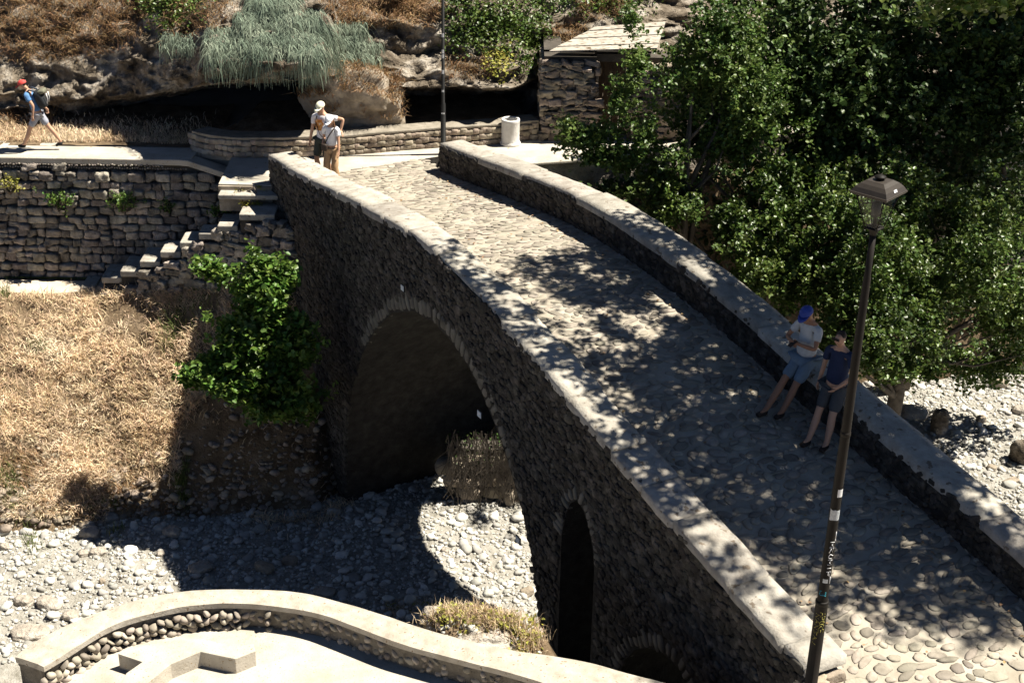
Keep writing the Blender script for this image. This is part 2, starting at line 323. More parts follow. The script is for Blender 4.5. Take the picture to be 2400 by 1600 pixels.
# ---- pale concrete strip along the top of the wall
def stones_on(g, O, U, Nn, s0, s1, zb, zt, rh, wr, depth=.12, inside=None, temps=STONE, jit=.02, hz=None, rr=.13, gp=1.02):
    """courses of stones on a vertical face: O origin, U along, Nn outward"""
    U = np.append(np.asarray(U), 0); Nn = np.append(np.asarray(Nn), 0); C = []; A = []
    z = min(zb(s) for s in np.linspace(s0, s1, 20))-.05; zmax = max(zt(s) for s in np.linspace(s0, s1, 60))
    row = 0
    while z < zmax:
        h = rng.uniform(*rh); s = s0-rng.uniform(0, wr[1])*.8
        while s < s1:
            w = rng.uniform(*wr)
            hh = h; zz = z+.5*h+.05*nz((s*.6, row*1.7, 0))
            split = w < (wr[0]+wr[1])*.45 and h > (rh[0]+rh[1])*.5 and rng.random() < .5
            for part in ((0, 1) if split else (0,)):
                hh = h*.5 if split else h*rng.uniform(.88, 1.02)
                zc = z+hh*.5+(hh if part else 0)+.06*nz((s*.6, row*1.7, 0)) if split else zz
                sc = s+w*.5
                if s0-.02 < sc < s1+.02 and zc-hh*.3 > zb(sc) and zc+hh*.42 < zt(sc)+.02 and (inside is None or inside(sc, zc)):
                    p = np.array([O[0], O[1], 0])+U*sc+Nn*(depth*.15+rng.normal(0, jit)); p[2] = zc
                    ro = rng.normal(0, rr); cu, su = math.cos(ro), math.sin(ro)
                    Uz = U*cu+np.array([0, 0, su]); Zz = np.array([0, 0, cu])-U*su
                    C.append(p); A.append([Uz*(w*.5*gp), Nn*depth*rng.uniform(.7, 1.2), Zz*(hh*.5*gp)])
            s += w
        z += h; row += 1
    inst(g, temps, np.array(C), np.array(A))
    return len(C)
def rubble_on(g, O, U, Nn, s0, s1, zb, zt, ds=.105, dz=.068, dep=.03, inside=None, temps=None, rot=.35, kv=.28, z0=-.3, z1=7.4, jn=.007, warp=None):
    U = np.append(np.asarray(U), 0); Nn = np.append(np.asarray(Nn), 0); C = []; A = []; r = 0
    z = z0; temps = temps or STONE
    while z < z1:
        s = s0+(r % 2)*ds*.5+rng.uniform(0, .03)
        while s < s1:
            sc = s+rng.normal(0, ds*.2); zc = z+rng.normal(0, dz*.25); s += ds
            if not (s0 < sc < s1) or zc < zb(sc) or zc > zt(sc) or (inside is not None and not inside(sc, zc)): continue
            k = math.exp(rng.normal(0, kv)); ro = rng.normal(0, rot); cu, su = math.cos(ro), math.sin(ro); w = ds*.55*k*rng.uniform(.8, 1.35); h = dz*.58*k
            p = np.array([O[0], O[1], 0])+U*sc+Nn*(rng.normal(.0, jn)+(warp(sc) if warp else 0)); p[2] = zc
            C.append(p); A.append([(U*cu+np.array([0, 0, su]))*w, Nn*dep*rng.uniform(.5, 1.2), (np.array([0, 0, cu])-U*su)*h])
        z += dz; r += 1
    inst(g, temps, np.array(C), np.array(A)); return len(C)
# ---- big dry-stone retaining wall, left
wl = empty('stone_wall', (-12, 30.8, 3), 'long dark rubble stone wall below the upper path, left of the bridge', 'wall')
WT = lambda s: float(interp(s, [0, 10.9, 11.85], [5.72, 5.72, 5.40]))   # s from x=-18
STEPX = []
g = Geo(); stones_on(g, (-18, 30.70), (1, 0), (0, -1), 2.5, 11.75, lambda s: 2.75, lambda s: WT(s)-.06, (.14, .27), (.17, .40), .13, temps=STONE_MED, jit=.028, rr=.07, gp=.975)
g.build('stone_facing', M['wallstone'], wl)
g = Geo(); V = []
for s in (0, 10.9, 11.8): V += [(-18+s, 30.74, 2), (-18+s, 30.74, WT(s)-.02), (-18+s, 31.14, WT(s)-.02), (-18+s, 31.14, 2)]
g.add(V, [(0,4,5,1),(4,8,9,5),(1,5,6,2),(5,9,10,6),(8,11,10,9)]); g.build('wall_core', M['wallmortar'], wl, smooth=False)
g = Geo(); V = []
for s, a in ((0, 0), (10.75, 0), (10.95, 0), (11.85, 0)):
    z = WT(s); y0, y1 = 30.60, 31.02
    V += [(-18+s, y0, z-.05), (-18+s, y0, z+.085), (-18+s, y1, z+.085), (-18+s, y1, z-.05)]
g.add(V, sum([[(4*i, 4*i+4, 4*i+5, 4*i+1), (4*i+1, 4*i+5, 4*i+6, 4*i+2), (4*i+2, 4*i+6, 4*i+7, 4*i+3), (4*i, 4*i+3, 4*i+7, 4*i+4)] for i in range(3)], [])+[(12, 15, 14, 13)])
g.build('coping', M['concrete'], wl, smooth=False, bevel=.02)
# fine row of small stones just under the coping
g = Geo(); C = []; A = []
for k in range(150):
    x = -17+k*.063+rng.normal(0, .01)
    if x > -7.2: break
    C.append((x, 30.60, 5.665+rng.normal(0, .008))); A.append([(.03, 0, 0), (0, .03, 0), (0, 0, .025)])
for k in range(120):
    x = -12+k*.055
    if x > -7.1: break
    C.append((x, 30.61, 5.60+rng.normal(0, .008))); A.append([(.026, 0, 0), (0, .03, 0), (0, 0, .022)])
inst(g, PEB_LO, np.array(C), np.array(A)); g.build('pebble_course', M['wallstone'], wl)
# ---- stone steps climbing to the pavement
treads = [(189,218,645,673),(238,282,617,650),(282,323,599,635),(328,372,578,612),(376,420,563,590),(422,466,541,568),(466,507,525,547),(510,553,500,529),(561,640,474,502)]
stp = empty('stone_steps', (-7, 29.6, 3), 'narrow flight of pale stone steps climbing beside the dark wall to the pavement', 'steps')
SX = []
for i, (x0, x1, y0, y1) in enumerate(treads):
    FYi = 29.9-1.55*i/8; q0 = ony(x0, y1, FYi); q1 = ony(x1, y1, FYi); z = q0[2]; dep = ony(x0, y0, FYi)
    zb_ = onz(x0, y0, z)[1]-FYi; dp = float(np.clip(zb_, .5, .95)); SX.append((q0[0], q1[0], z, FYi))
    g = Geo(); g.box(((q0[0]+q1[0])/2+.01, FYi+dp/2, z-.07), ((q1[0]-q0[0])/2+.02, dp/2, .07)); o = g.build('step', M['slab'], stp, smooth=False, bevel=.02)
g = Geo(); g.box((-5.42, 28.98, 5.64), (.66, .17, .05)); g.build('landing', M['slab'], stp, smooth=False, bevel=.02)
g = Geo(); g.box((-5.5, 29.13, PZ-.30), (.62, .03, .27)); g.build('riser', M['rubble'], stp, smooth=False)
SO = np.array([SX[0][0], SX[0][3]-.04]); SE = np.array([SX[-1][1]+1.2, SX[-1][3]-.42]); SU = unit(SE-SO); SN = np.array([SU[1], -SU[0]])
def steptop(s):
    x = SO[0]+SU[0]*s; z = 2.9
    for q in SX:
        if x >= q[0]-.02: z = q[2]
    return z-.13
g = Geo(); stones_on(g, SO, SU, SN, .45, 5.4, lambda s: bankz(SO[0]+SU[0]*s, SO[1]+SU[1]*s)-.15, steptop, (.12, .24), (.15, .42), .14, temps=STONE_HI, jit=.035)
g.build('side_stones', M['wallstone'], stp)
g = Geo()
for (p_, q_, zz, fy) in SX: g.box(((p_+q_)/2, fy+.42, zz/2-.1), ((q_-p_)/2+.02, .30, zz/2-.06))
g.box((-5.0, 28.85, 2.4), (.4, .3, 3.0)); g.build('step_core', M['wallmortar'], stp, smooth=False)
# ---- cliff behind the pavement
cols = {
-500: [(345,31.9),(320,32.4),(290,33.0),(240,33.6),(200,33.8),(150,34.6),(100,35.4),(50,36.6),(0,38),(-150,41)],
0:    [(318,32.5),(300,32.7),(275,32.9),(240,33.1),(205,33.1),(150,33.3),(100,33.7),(50,34.0),(0,34.6),(-150,36.5)],
200:  [(318,32.6),(290,33.2),(265,33.7),(248,33.6),(225,32.9),(170,33.0),(120,33.3),(80,33.7),(0,34.5),(-150,36.5)],
330:  [(322,32.4),(300,33.4),(262,34.9),(238,34.9),(225,32.2),(185,32.3),(130,32.7),(75,33.2),(0,34.0),(-150,36)],
450:  [(324,32.3),(300,33.4),(255,35.4),(215,35.8),(205,31.0),(170,31.1),(130,31.6),(85,32.1),(0,33.0),(-150,35)],
490:  [(324,32.2),(300,33.4),(240,36.4),(205,36.8),(196,30.1),(155,30.0),(105,30.6),(60,31.4),(0,32.3),(-150,34.5)],
755:  [(324,32.2),(300,33.4),(240,36.4),(190,36.8),(172,30.1),(140,30.1),(100,30.7),(60,31.4),(0,32.3),(-150,34.5)],
800:  [(322,32.3),(300,33.4),(240,36.4),(190,36.8),(170,32.2),(140,32.3),(105,32.7),(65,33.2),(0,34.0),(-150,36)],
850:  [(308,32.7),(290,33.6),(240,36.2),(190,36.6),(160,32.8),(130,32.7),(90,33.1),(50,33.3),(0,33.9),(-150,36)],
960:  [(300,32.9),(285,33.8),(245,35.8),(225,35.8),(210,32.3),(178,32.5),(125,33.6),(60,33.7),(0,34.1),(-150,36)],
1080: [(297,33.0),(285,33.8),(245,35.8),(220,35.8),(204,32.2),(170,32.5),(125,33.4),(60,33.8),(0,34.3),(-150,36)],
1200: [(294,33.1),(280,33.8),(245,35.8),(218,35.8),(204,32.3),(165,32.7),(125,33.4),(60,34.0),(0,34.6),(-150,36.5)],
1290: [(285,33.4),(270,33.6),(230,33.8),(200,33.9),(170,34.0),(140,34.1),(110,34.2),(60,34.7),(0,35.2),(-150,37)],
1450: [(285,33.6),(270,33.9),(230,34.1),(200,34.2),(170,34.3),(130,34.4),(90,34.5),(50,34.9),(0,35.4),(-150,37)],
1800: [(270,34.2),(250,34.6),(220,35.0),(190,35.4),(160,35.8),(120,36.2),(80,36.6),(40,37.2),(0,38),(-150,41)],
2900: [(230,37),(210,37.4),(190,38),(160,38.4),(130,38.8),(100,39.2),(70,39.6),(40,40),(0,41),(-150,44)]}
ck = sorted(cols); xs = np.concatenate([np.arange(-500, -20, 14), np.arange(-20, 1460, 5), np.arange(1460, 2900, 14)])
fr = np.linspace(0, 9, 118); V = []
for x in xs:
    Yc = [np.interp(x, ck, [cols[c][k][1] for c in ck]) for k in range(10)]; yc = [np.interp(x, ck, [cols[c][k][0] for c in ck]) for k in range(10)]
    for f in fr:
        k0 = min(int(f), 8); a = f-k0; a = a*a*(3-2*a)*.5+a*.5
        p = ony(x, yc[k0]*(1-a)+yc[k0+1]*a, Yc[k0]*(1-a)+Yc[k0+1]*a)
        edge = min(1, f/1.2)
        n1 = fbm(p[0], p[2]*1.8, .55, 4); n2 = fbm(p[0], p[2]*1.5+p[1], 2.0, 14); r = 1-abs(fbm(p[0]*.8, p[2]*2.5, 1.1, 31))*2
        n3 = fbm(p[0], p[2]*1.6, 4.6, 41); dY = edge*(-.30*n1-.24*n2-.17*r-.09*n3)
        V.append((p[0]+.1*edge*n2, p[1]+dY, p[2]+edge*(.12*n2)))
    V.append((p[0]*1.4, 60, 24))
nx = len(fr)+1; i = (np.arange(len(xs)-1)[:, None]*nx+np.arange(nx-1)[None]).ravel()
g = Geo(); cliffF = np.stack([i, i+nx, i+nx+1, i+1], 1); g.add(V, [cliffF]); tag(g.build('cliff', M['rock']), kind='structure')
CLIFF = BVHTree.FromPolygons([Vector(v) for v in V], [list(map(int, f)) for f in cliffF])
def chit(x, y):
    d = Vector(ray(x, y)).normalized(); h = CLIFF.ray_cast(Vector(CC), d)
    return (np.array(h[0]), np.array(h[1])) if h[0] is not None else (None, None)
def scatter_cliff(poly, N, soft=12):
    P = []; poly = np.array(poly, float); lo = poly.min(0); hi = poly.max(0)
    def ins(q):
        c = False; n = len(poly)
        for a in range(n):
            b = (a-1) % n
            if (poly[a][1] > q[1]) != (poly[b][1] > q[1]) and q[0] < (poly[b][0]-poly[a][0])*(q[1]-poly[a][1])/(poly[b][1]-poly[a][1])+poly[a][0]: c = not c
        return c
    while len(P) < N:
        q = rng.uniform(lo, hi)
        if ins(q+rng.normal(0, soft, 2)):
            h, n = chit(*q)
            P.append(h if h is not None else ony(q[0], q[1], 35))
    return np.array(P)
# soil strip between the upper path and the cliff
def vergez(x, y): return PZ+.02+.05*fbm(x, y, 1.3, 6)+.10*np.clip((y-31.9)/1.0, 0, 1)
grid('verge', np.arange(-16, -6.6, .12), np.arange(31.42, 34.2, .12), vergez, M['soil'])
# ---- low curved seat wall in front of the cliff
lw_px = [(455,352),(480,362),(540,367),(600,369),(680,368),(735,366),(800,364),(900,355),(1020,345),(1100,341),(1180,335),(1262,325)]
lw = [onz(x, y, PZ) for x, y in lw_px]
def smooth_line(P, n):
    P = np.array(P, float); d = np.concatenate([[0], np.cumsum(np.linalg.norm(np.diff(P[:, :2], axis=0), axis=1))]); t = np.linspace(0, d[-1], n)
    Q = np.stack([np.interp(t, d, P[:, k]) for k in range(P.shape[1])], 1)
    K = max(1, n//len(P)//2); k = np.ones(2*K+1)/(2*K+1)
    for c in range(P.shape[1]):
        pad = np.concatenate([2*Q[0, c]-Q[K:0:-1, c], Q[:, c], 2*Q[-1, c]-Q[-2:-K-2:-1, c]]); Q[:, c] = np.convolve(pad, k, 'valid')
    return Q
def wall_along(line, th, z0, z1, side=1, over=0.0):
    """strip solid along a plan line; th thickness to the left-hand side * side"""
    n = len(line); V = []
    for i in range(n):
        d = unit(line[min(i+1, n-1)][:2]-line[max(i-1, 0)][:2]); nn = np.array([-d[1], d[0]])*side
        a = line[i][:2]-nn*over; b = line[i][:2]+nn*(th+over)
        zz0 = z0(i) if callable(z0) else z0; zz1 = z1(i) if callable(z1) else z1
        V += [(a[0], a[1], zz0), (a[0], a[1], zz1), (b[0], b[1], zz1), (b[0], b[1], zz0)]
    F = []
    for i in range(n-1):
        for k in range(4): F.append((4*i+k, 4*i+4+k, 4*i+4+(k+1) % 4, 4*i+(k+1) % 4))
    F += [(0, 1, 2, 3), (4*n-1, 4*n-2, 4*n-3, 4*n-4)]
    return V, F
L1 = smooth_line(lw, 80)
lwall = empty('seat_wall', (-3.5, 31.2, PZ), 'low curved rubble seat wall with a worn flat top along the foot of the cliff', 'wall')
hh = lambda i: PZ+.40+.02*nz((i*.13, 0, 0))
V, F = wall_along(L1, .36, PZ-.1, lambda i: hh(i)); g = Geo(); g.add(V, F); g.build('wall_core', M['rubble'], lwall, smooth=False)
V, F = wall_along(L1, .40, lambda i: hh(i)-.0, lambda i: hh(i)+.055, over=.03); g = Geo(); g.add(V, F); g.build('top_slab', M['seatcap'], lwall, smooth=False, bevel=.015)
g = Geo(); C = []; A = []
for i in range(0, 79):
    for r in range(3):
        p = L1[i]*(1-.0); d = unit(L1[i+1]-L1[i]); d[2] = 0; nn = np.array([d[1], -d[0], 0])
        q = L1[i]+d*rng.uniform(-.03, .03)+nn*rng.uniform(-.0, .02); q = q+np.array([0, 0, .06+r*.13+rng.normal(0, .012)])
        w = rng.uniform(.06, .11); C.append(q); A.append([d*w, nn*.05, np.array([0, 0, rng.uniform(.05, .07)])])
inst(g, STONE, np.array(C), np.array(A)); g.build('stone_facing', M['rubble'], lwall)
# ground behind the seat wall up to the cliff foot
V = []; F = []
for i in range(80):
    d = unit(L1[min(i+1, 79)][:2]-L1[max(i-1, 0)][:2]); nn = np.array([-d[1], d[0]])
    for k in range(9): q = L1[i][:2]+nn*(.34+k*.32); V.append((q[0], q[1], PZ+.33+.03*k*(k > 0)*.3+.05*fbm(q[0], q[1], 1.5, 21)*min(1, k/2)))
for i in range(79):
    for k in range(8): a = i*9+k; F.append((a, a+9, a+10, a+1))
g = Geo(); g.add(V, F); tag(g.build('cave_floor', M['soil']), kind='structure')
# ---- boulder outcrop between the two caves
def boulder(name, px0, Y, rad, seed, m, label, cat='rock', flatb=.25, sub=5, amp=.5, kind=None, group=None, sink=.5):
    v, f = ico(sub); c = np.asarray(px0, float) if len(px0) == 3 else ony(px0[0], px0[1], Y)
    W = []
    for p in v:
        q = p*(1+amp*nz(p, .9, seed)+amp*.45*nz(p, 2.2, seed+5)+amp*.22*nz(p, 5, seed+2)+amp*.1*nz(p, 11, seed+8)); W.append(c+q*np.array(rad))
    g = Geo(); g.add(W, [f], .5); o = g.build(name, m); o.data.transform(Matrix.Translation(-Vector(c))); o.location = c
    return tag(o, label, cat, group, kind)
BOUL = boulder('boulder', (842, 236), 32.2, (1.0, .62, .64), 3.3, M['rubble'], 'rounded earthy boulder with dry grass on top between the two cave mouths', 'boulder')
# ---- masonry wall below the pavement, right of the bridge
rw = empty('retaining_wall', (3, 31.5, 3), 'pale retaining wall under the pavement edge right of the bridge, behind the leaves', 'wall')
RWL = smooth_line([(-.25, 30.42, 0), (1, 30.77, 0), (2.1, 31.02, 0), (3.6, 31.7, 0), (6, 32.8, 0), (9, 33.9, 0), (14, 34.7, 0)], 60)
V, F = wall_along(RWL, .3, .5, PZ-.01, side=1); g = Geo(); g.add(V, F); g.build('wall_body', M['rockpale'], rw, smooth=False)
V, F = wall_along(RWL, .34, PZ+.0, PZ+.07, side=1, over=.05); g = Geo(); g.add(V, F); g.build('coping', M['concrete'], rw, smooth=False, bevel=.02)
# ---- block wall on the far bank seen through the big arch
aw = empty('block_wall', (-.3, 26.3, .5), 'low wall of large tan blocks seen through the big arch', 'wall')
g = Geo(); stones_on(g, (-1.35, 26.15), (1, .08), (0, -1), 0, 3.8, lambda s: -.1, lambda s: 1.25, (.28, .4), (.4, .75), .14, temps=STONE, jit=.02); g.build('block_facing', M['rubble'], aw)
g = Geo(); g.box((.6, 26.45, .4), (1.9, .2, .85)); g.build('wall_core', M['wallmortar'], aw, smooth=False)

# ============================================================ BRIDGE
br = empty('stone_bridge', tuple(bst(9, 2, 0)), 'old arched stone bridge with cobbled deck and low stone parapets crossing the dry riverbed', 'bridge')
AR = {
1: [(3.28,0),(3.34,.8),(3.42,1.5),(3.6,2.3),(3.95,3.1),(4.4,3.9),(5.05,4.7),(5.86,5.4),(6.8,5.82),(7.6,5.95),(8.3,5.88),(8.93,5.68),(9.4,5.42),(9.84,5.08),(10.14,4.78),(10.43,4.45),(10.73,4.05),(11.06,3.4),(11.27,2.7),(11.42,2.0),(11.5,.8),(11.52,0)],
2: [(11.93,0),(11.931,4.3),(12.02,4.72),(12.15,5.0),(12.32,5.15),(12.5,5.08),(12.68,4.88),(12.8,4.6),(12.86,4.3),(12.861,0)],
3: [(13.62,0),(13.621,2.9),(13.75,3.3),(14.0,3.66),(14.35,3.93),(14.7,4.06),(15.05,4.06),(15.35,3.88),(15.6,3.5),(15.7,2.9),(15.701,0)]}
def arch_z(s):
    for k, a in AR.items():
        if a[0][0] < s < a[-1][0]:
            S = [p[0] for p in a]; Z = [p[1] for p in a]; return float(np.interp(s, S, Z))
    return None
BW = 4.4; S0, S1 = -.3, 17.42
knots = sorted(set(np.round(np.concatenate([np.arange(S0, S1, .1), [S1], [p[0] for a in AR.values() for p in a]]), 4)))
g = Geo()
def quad(a, b, c, d): g.add([a, b, c, d], [(0, 1, 2, 3)])
def lo(s, side):
    z = None
    for a in AR.values():
        if a[0][0]-1e-6 <= s <= a[-1][0]+1e-6:
            inside = (s > a[0][0]+1e-6 or side > 0) and (s < a[-1][0]-1e-6 or side < 0)
            if inside:
                S = [p[0] for p in a]; Z = [p[1] for p in a]
                z = float(np.interp(s, S, Z)); 
                if abs(s-a[0][0]) < 1e-6: z = a[1][1] if a[1][0]-a[0][0] < .01 else a[0][1]
                if abs(s-a[-1][0]) < 1e-6: z = a[-2][1] if a[-1][0]-a[-2][0] < .01 else a[-1][1]
    return -.6 if z is None else z
for s0, s1 in zip(knots[:-1], knots[1:]):
    if s1-s0 < .002: continue
    a0, a1 = lo(s0, 1), lo(s1, -1); d0, d1 = deckz(s0)-.02, deckz(s1)-.02
    for t, fl in ((0, 0), (BW, 1)):
        nseg = 4
        for k in range(nseg):
            p = [bst(s0, t, a0+(d0-a0)*k/nseg), bst(s1, t, a1+(d1-a1)*k/nseg), bst(s1, t, a1+(d1-a1)*(k+1)/nseg), bst(s0, t, a0+(d0-a0)*(k+1)/nseg)]
            quad(*(p if not fl else p[::-1]))
    if a0 > -.5 or a1 > -.5: quad(bst(s0, 0, a0), bst(s0, BW, a0), bst(s1, BW, a1), bst(s1, 0, a1))
for s in (11.93, 12.861, 13.62, 15.701):
    quad(bst(s, 0, -.6), bst(s, BW, -.6), bst(s, BW, 4.35 if s < 13 else 2.95), bst(s, 0, 4.35 if s < 13 else 2.95))
for s in (3.28, 11.52): quad(bst(s, 0, -.6), bst(s, BW, -.6), bst(s, BW, .02), bst(s, 0, .02))
for s in (S0, S1): quad(bst(s, 0, -.6), bst(s, BW, -.6), bst(s, BW, deckz(s)), bst(s, 0, deckz(s)))
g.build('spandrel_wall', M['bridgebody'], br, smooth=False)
# rubble facing on the visible left face, one part
def face_ok(s, z):
    for k, a in AR.items():
        if a[0][0]-.1 < s < a[-1][0]+.1:
            az = arch_z(min(max(s, a[0][0]+.01), a[-1][0]-.01))
            if az is None: return False
            if z < az+.27 and z > (4.2 if k < 3 else 2.4): 
                return False
            if z <= az+.1: return False
    return True
def facez(s): return -.2 if s < 11.5 else 1.2
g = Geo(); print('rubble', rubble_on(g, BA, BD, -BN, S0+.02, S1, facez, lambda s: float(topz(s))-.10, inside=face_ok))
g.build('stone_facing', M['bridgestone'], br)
# inner face of the right-hand parapet and its body
def parapet(t0, t1, s0, s1, name, cap=.09):
    g = Geo(); ss = np.arange(s0, s1+.01, .2); V = []
    for s in ss:
        z0 = deckz(s)-.1; z1 = topz(s)-cap
        V += [bst(s, t0, z0), bst(s, t0, z1), bst(s, t1, z1), bst(s, t1, z0)]
    F = []; n = len(ss)
    for i in range(n-1):
        for k in range(4): F.append((4*i+k, 4*i+(k+1) % 4, 4*i+4+(k+1) % 4, 4*i+4+k))
    F += [(0, 3, 2, 1), (4*n-4, 4*n-3, 4*n-2, 4*n-1)]
    g.add(V, F); return g.build(name, M['bridgebody'], br, smooth=False)
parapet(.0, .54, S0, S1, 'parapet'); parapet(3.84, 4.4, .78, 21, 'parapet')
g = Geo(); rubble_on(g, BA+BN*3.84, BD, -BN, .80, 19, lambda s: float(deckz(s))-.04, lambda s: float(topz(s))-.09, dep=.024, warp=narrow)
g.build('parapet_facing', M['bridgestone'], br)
g = Geo(); stones_on(g, BA+BD*S1, BN, BD, .0, .6, lambda s: 4.6, lambda s: float(topz(S1))-.14, (.14, .22), (.2, .4), .10, temps=STONE_HI, jit=.02)
g.build('parapet_end', M['rubble'], br)
g = Geo(); g.box(bst(S0-.02, .3, 6.0), (.05, .3, .5), [[BD[0], BD[1], 0], [BN[0], BN[1], 0], [0, 0, 1]]); 
# coping of the left parapet: separate worn slabs
def coping(t0, t1, s0, s1, lens, th, name, jz, m, nt=5, ds=.11, rr=.02):
    g = Geo(); s = s0
    while s < s1-.05:
        e = min(s+rng.uniform(*lens), s1); e = s1 if s1-e < .25 else e
        dz = rng.normal(0, jz); tw = rng.normal(0, jz*.6); o0 = rng.normal(0, .018); o1 = rng.normal(0, .022)
        n = max(2, int((e-s)/ds)); ts = np.linspace(t0+o0, t1+o1, nt+1); ss = np.linspace(s+.006, e-.006, n+1); V = []
        for i, a in enumerate(ss):
            for j, b in enumerate(ts):
                ed = (i in (0, n)) or (j in (0, nt)); z = topz(a)+dz+tw*(b-t0)
                q = bst(a, b, 0); ein = .022*nz((q[0]*4, q[1]*4, 3)) if j in (0, nt) else 0
                q = bst(a, b+ein, z-(rr if ed else 0)+.010*nz((q[0]*5, q[1]*5, 1))); V.append(q)
        W = [np.array(p)-np.array([0, 0, th]) for p in V]; nn = nt+1; k = len(V); F = []
        for i in range(n):
            for j in range(nt): a = i*nn+j; F.append((a, a+1, a+nn+1, a+nn))
        for i in range(n):
            a = i*nn; F.append((a, a+nn, a+nn+k, a+k)); a = i*nn+nt; F.append((a+nn, a, a+k, a+nn+k))
        for j in range(nt):
            F.append((j+1, j, j+k, j+1+k)); a = n*nn+j; F.append((a, a+1, a+1+k, a+k))
        g.add(V+W, F, rng.random()); s = e
    return g.build(name, m, br)
coping(-.02, .56, S0-.03, S1+.03, (.7, 1.5), .13, 'coping', .014, M['slab'])
coping(3.81, 4.38, .75, 21, (1.4, 3.2), .12, 'coping', .006, M['slab'], rr=.03)
# deck: mortar bed + cobbles
V = []; ss = np.arange(S0, 23.01, .15); ts = np.linspace(.5, 3.9, 18); ts2 = ts
for s in ss:
    for t in ts: V.append(bst(s, t, deckz(s)+.012*nz((s*1.5, t*1.5, 2))))
n2 = len(ts); i = (np.arange(len(ss)-1)[:, None]*n2+np.arange(n2-1)[None]).ravel()
g = Geo(); g.add(V, [np.stack([i, i+n2, i+n2+1, i+1], 1)]); g.build('deck_mortar', M['mortar'], br)
def cobbles(name, s0, s1, t0, t1, zf, parent, m=M['cobble']):
    C = []; A = []; s = s0
    while s < s1:
        w = rng.uniform(.10, .19); t = t0+rng.uniform(0, .1)
        while t < t1:
            l = rng.uniform(.09, .34); q = s+rng.normal(0, .035); w_ = w*rng.uniform(.6, 1.1)
            p = bst(q, t+l/2, zf(q)+.004); a = rng.normal(0, .4); c, sn = math.cos(a), math.sin(a)
            Ds = np.append(BD, (zf(q+.1)-zf(q-.1))/.2); Nt = np.append(BN, 0)
            X = Ds*c+Nt*sn; Y = Nt*c-Ds*sn
            if rng.random() > .04: C.append(p); A.append([X*(w_*.5-.002), Y*(l*.5-.008), np.array([0, 0, rng.uniform(.010, .026)*(.5 if s < 7 else .5+.1*min(5, s-7))])])
            t += l
        s += w
    g = Geo(); inst(g, PEB_MD, np.array(C), np.array(A)); o = g.build(name, m, parent); return o
o = cobbles('cobble_paving', S0+.05, 21.5, .62, 3.86, deckz, br)
# arch rings
def ring(k, r0, r1, name, w=.3):
    a = [(s, z) for s, z in AR[k]]; P = []
    for (s0, z0), (s1, z1) in zip(a[:-1], a[1:]):
        if abs(s1-s0) < .005: continue
        for q in np.linspace(0, 1, 8)[:-1]: P.append((s0+(s1-s0)*q, z0+(z1-z0)*q))
    P = np.array(P); d = np.concatenate([[0], np.cumsum(np.linalg.norm(np.diff(P, axis=0), axis=1))]); n = int(d[-1]/w); C = []; A = []
    for i in range(n):
        u = (i+.5)*w; s = np.interp(u, d, P[:, 0]); z = np.interp(u, d, P[:, 1]); s2 = np.interp(u+.05, d, P[:, 0]); z2 = np.interp(u+.05, d, P[:, 1])
        if z < (r0): continue
        dx = np.array([s2-s, z2-z]); dx /= np.linalg.norm(dx)+1e-9; nn = np.array([-dx[1], dx[0]]); h = r1*rng.uniform(.9, 1.1)/2
        D3 = np.append(BD*dx[0], dx[1]); N3 = np.append(BD*nn[0], nn[1]); cpt = bst(s, 0, z)+N3*h+np.append(BN, 0)*.045
        C.append(cpt); A.append([D3*(w/2-.004)*rng.uniform(.75, 1.2), np.append(BN, 0)*.07, N3*h*rng.uniform(.7, 1.05)])
    g = Geo(); inst(g, STONE, np.array(C), np.array(A)); return g.build(name, M['ringstone'], br)
ring(1, 4.2, .34, 'arch_ring', .17); ring(2, 4.3, .26, 'arch_ring', .11); ring(3, 2.4, .30, 'arch_ring', .13)
for (x, y, w) in [(957, 672, .11), (1039, 752, .09), (1138, 967, .12), (1228, 1261, .12)]:
    d = ray(x, y); P0 = np.array([*BA, 0]); nrm = np.array([*BN, 0]); p = CC+d*(((P0-CC)@nrm)/(d@nrm))-nrm*.1
    g = Geo(); g.box(p, (w/2+.012, .008, w*.42+.012), [[BD[0], BD[1], 0], [BN[0], BN[1], 0], [0, 0, 1]]); o = g.build('marker_plate', M['platedark'], br, smooth=False)
    if w != .09: g = Geo(); g.box(p-nrm*.009, (w/2, .008, w*.42), [[BD[0], BD[1], 0], [BN[0], BN[1], 0], [0, 0, 1]]); g.build('plate_face', M['plate'], o, smooth=False)
# street at the near end of the bridge
g = Geo(); poly = [tuple(bst(s, t, 0)[:2]) for s, t in [(S1, 0), (S1, .55), (23, .55), (23, -5), (18.3, -5), (18.2, -.0)]]
slab(g, poly, 5.1, 5.6); tag(g.build('street', M['mortar'], smooth=False), kind='structure')
# ============================================================ TERRACE (near bank)
TZc, TF, TL, TU = 4.9, 4.50, 4.25, 4.60
outp = [(20,1552),(29,1536),(105,1485),(238,1428),(340,1397),(446,1380),(578,1378),(697,1383),(800,1409),(882,1433),(1018,1479),(1184,1519),(1378,1547),(1467,1575),(1560,1598),(1720,1640)]
inn = [(60,1610),(102,1560),(146,1535),(204,1496),(252,1467),(313,1445),(384,1428),(442,1417),(524,1410),(612,1414),(680,1422),(748,1434),(800,1453),(936,1506),(1072,1543),(1184,1570),(1283,1600),(1400,1640)]
LO_ = smooth_line([onz(x, y, TZc) for x, y in outp], 150); LI_ = smooth_line([onz(x, y, TZc) for x, y in inn[1:]], 150)
LO_ = LO_[2:]; LI_ = LI_
tw = empty('curved_terrace_wall', (-3, 18.3, TF), 'pale curved parapet wall faced with river stones around the terrace at the bottom', 'wall')
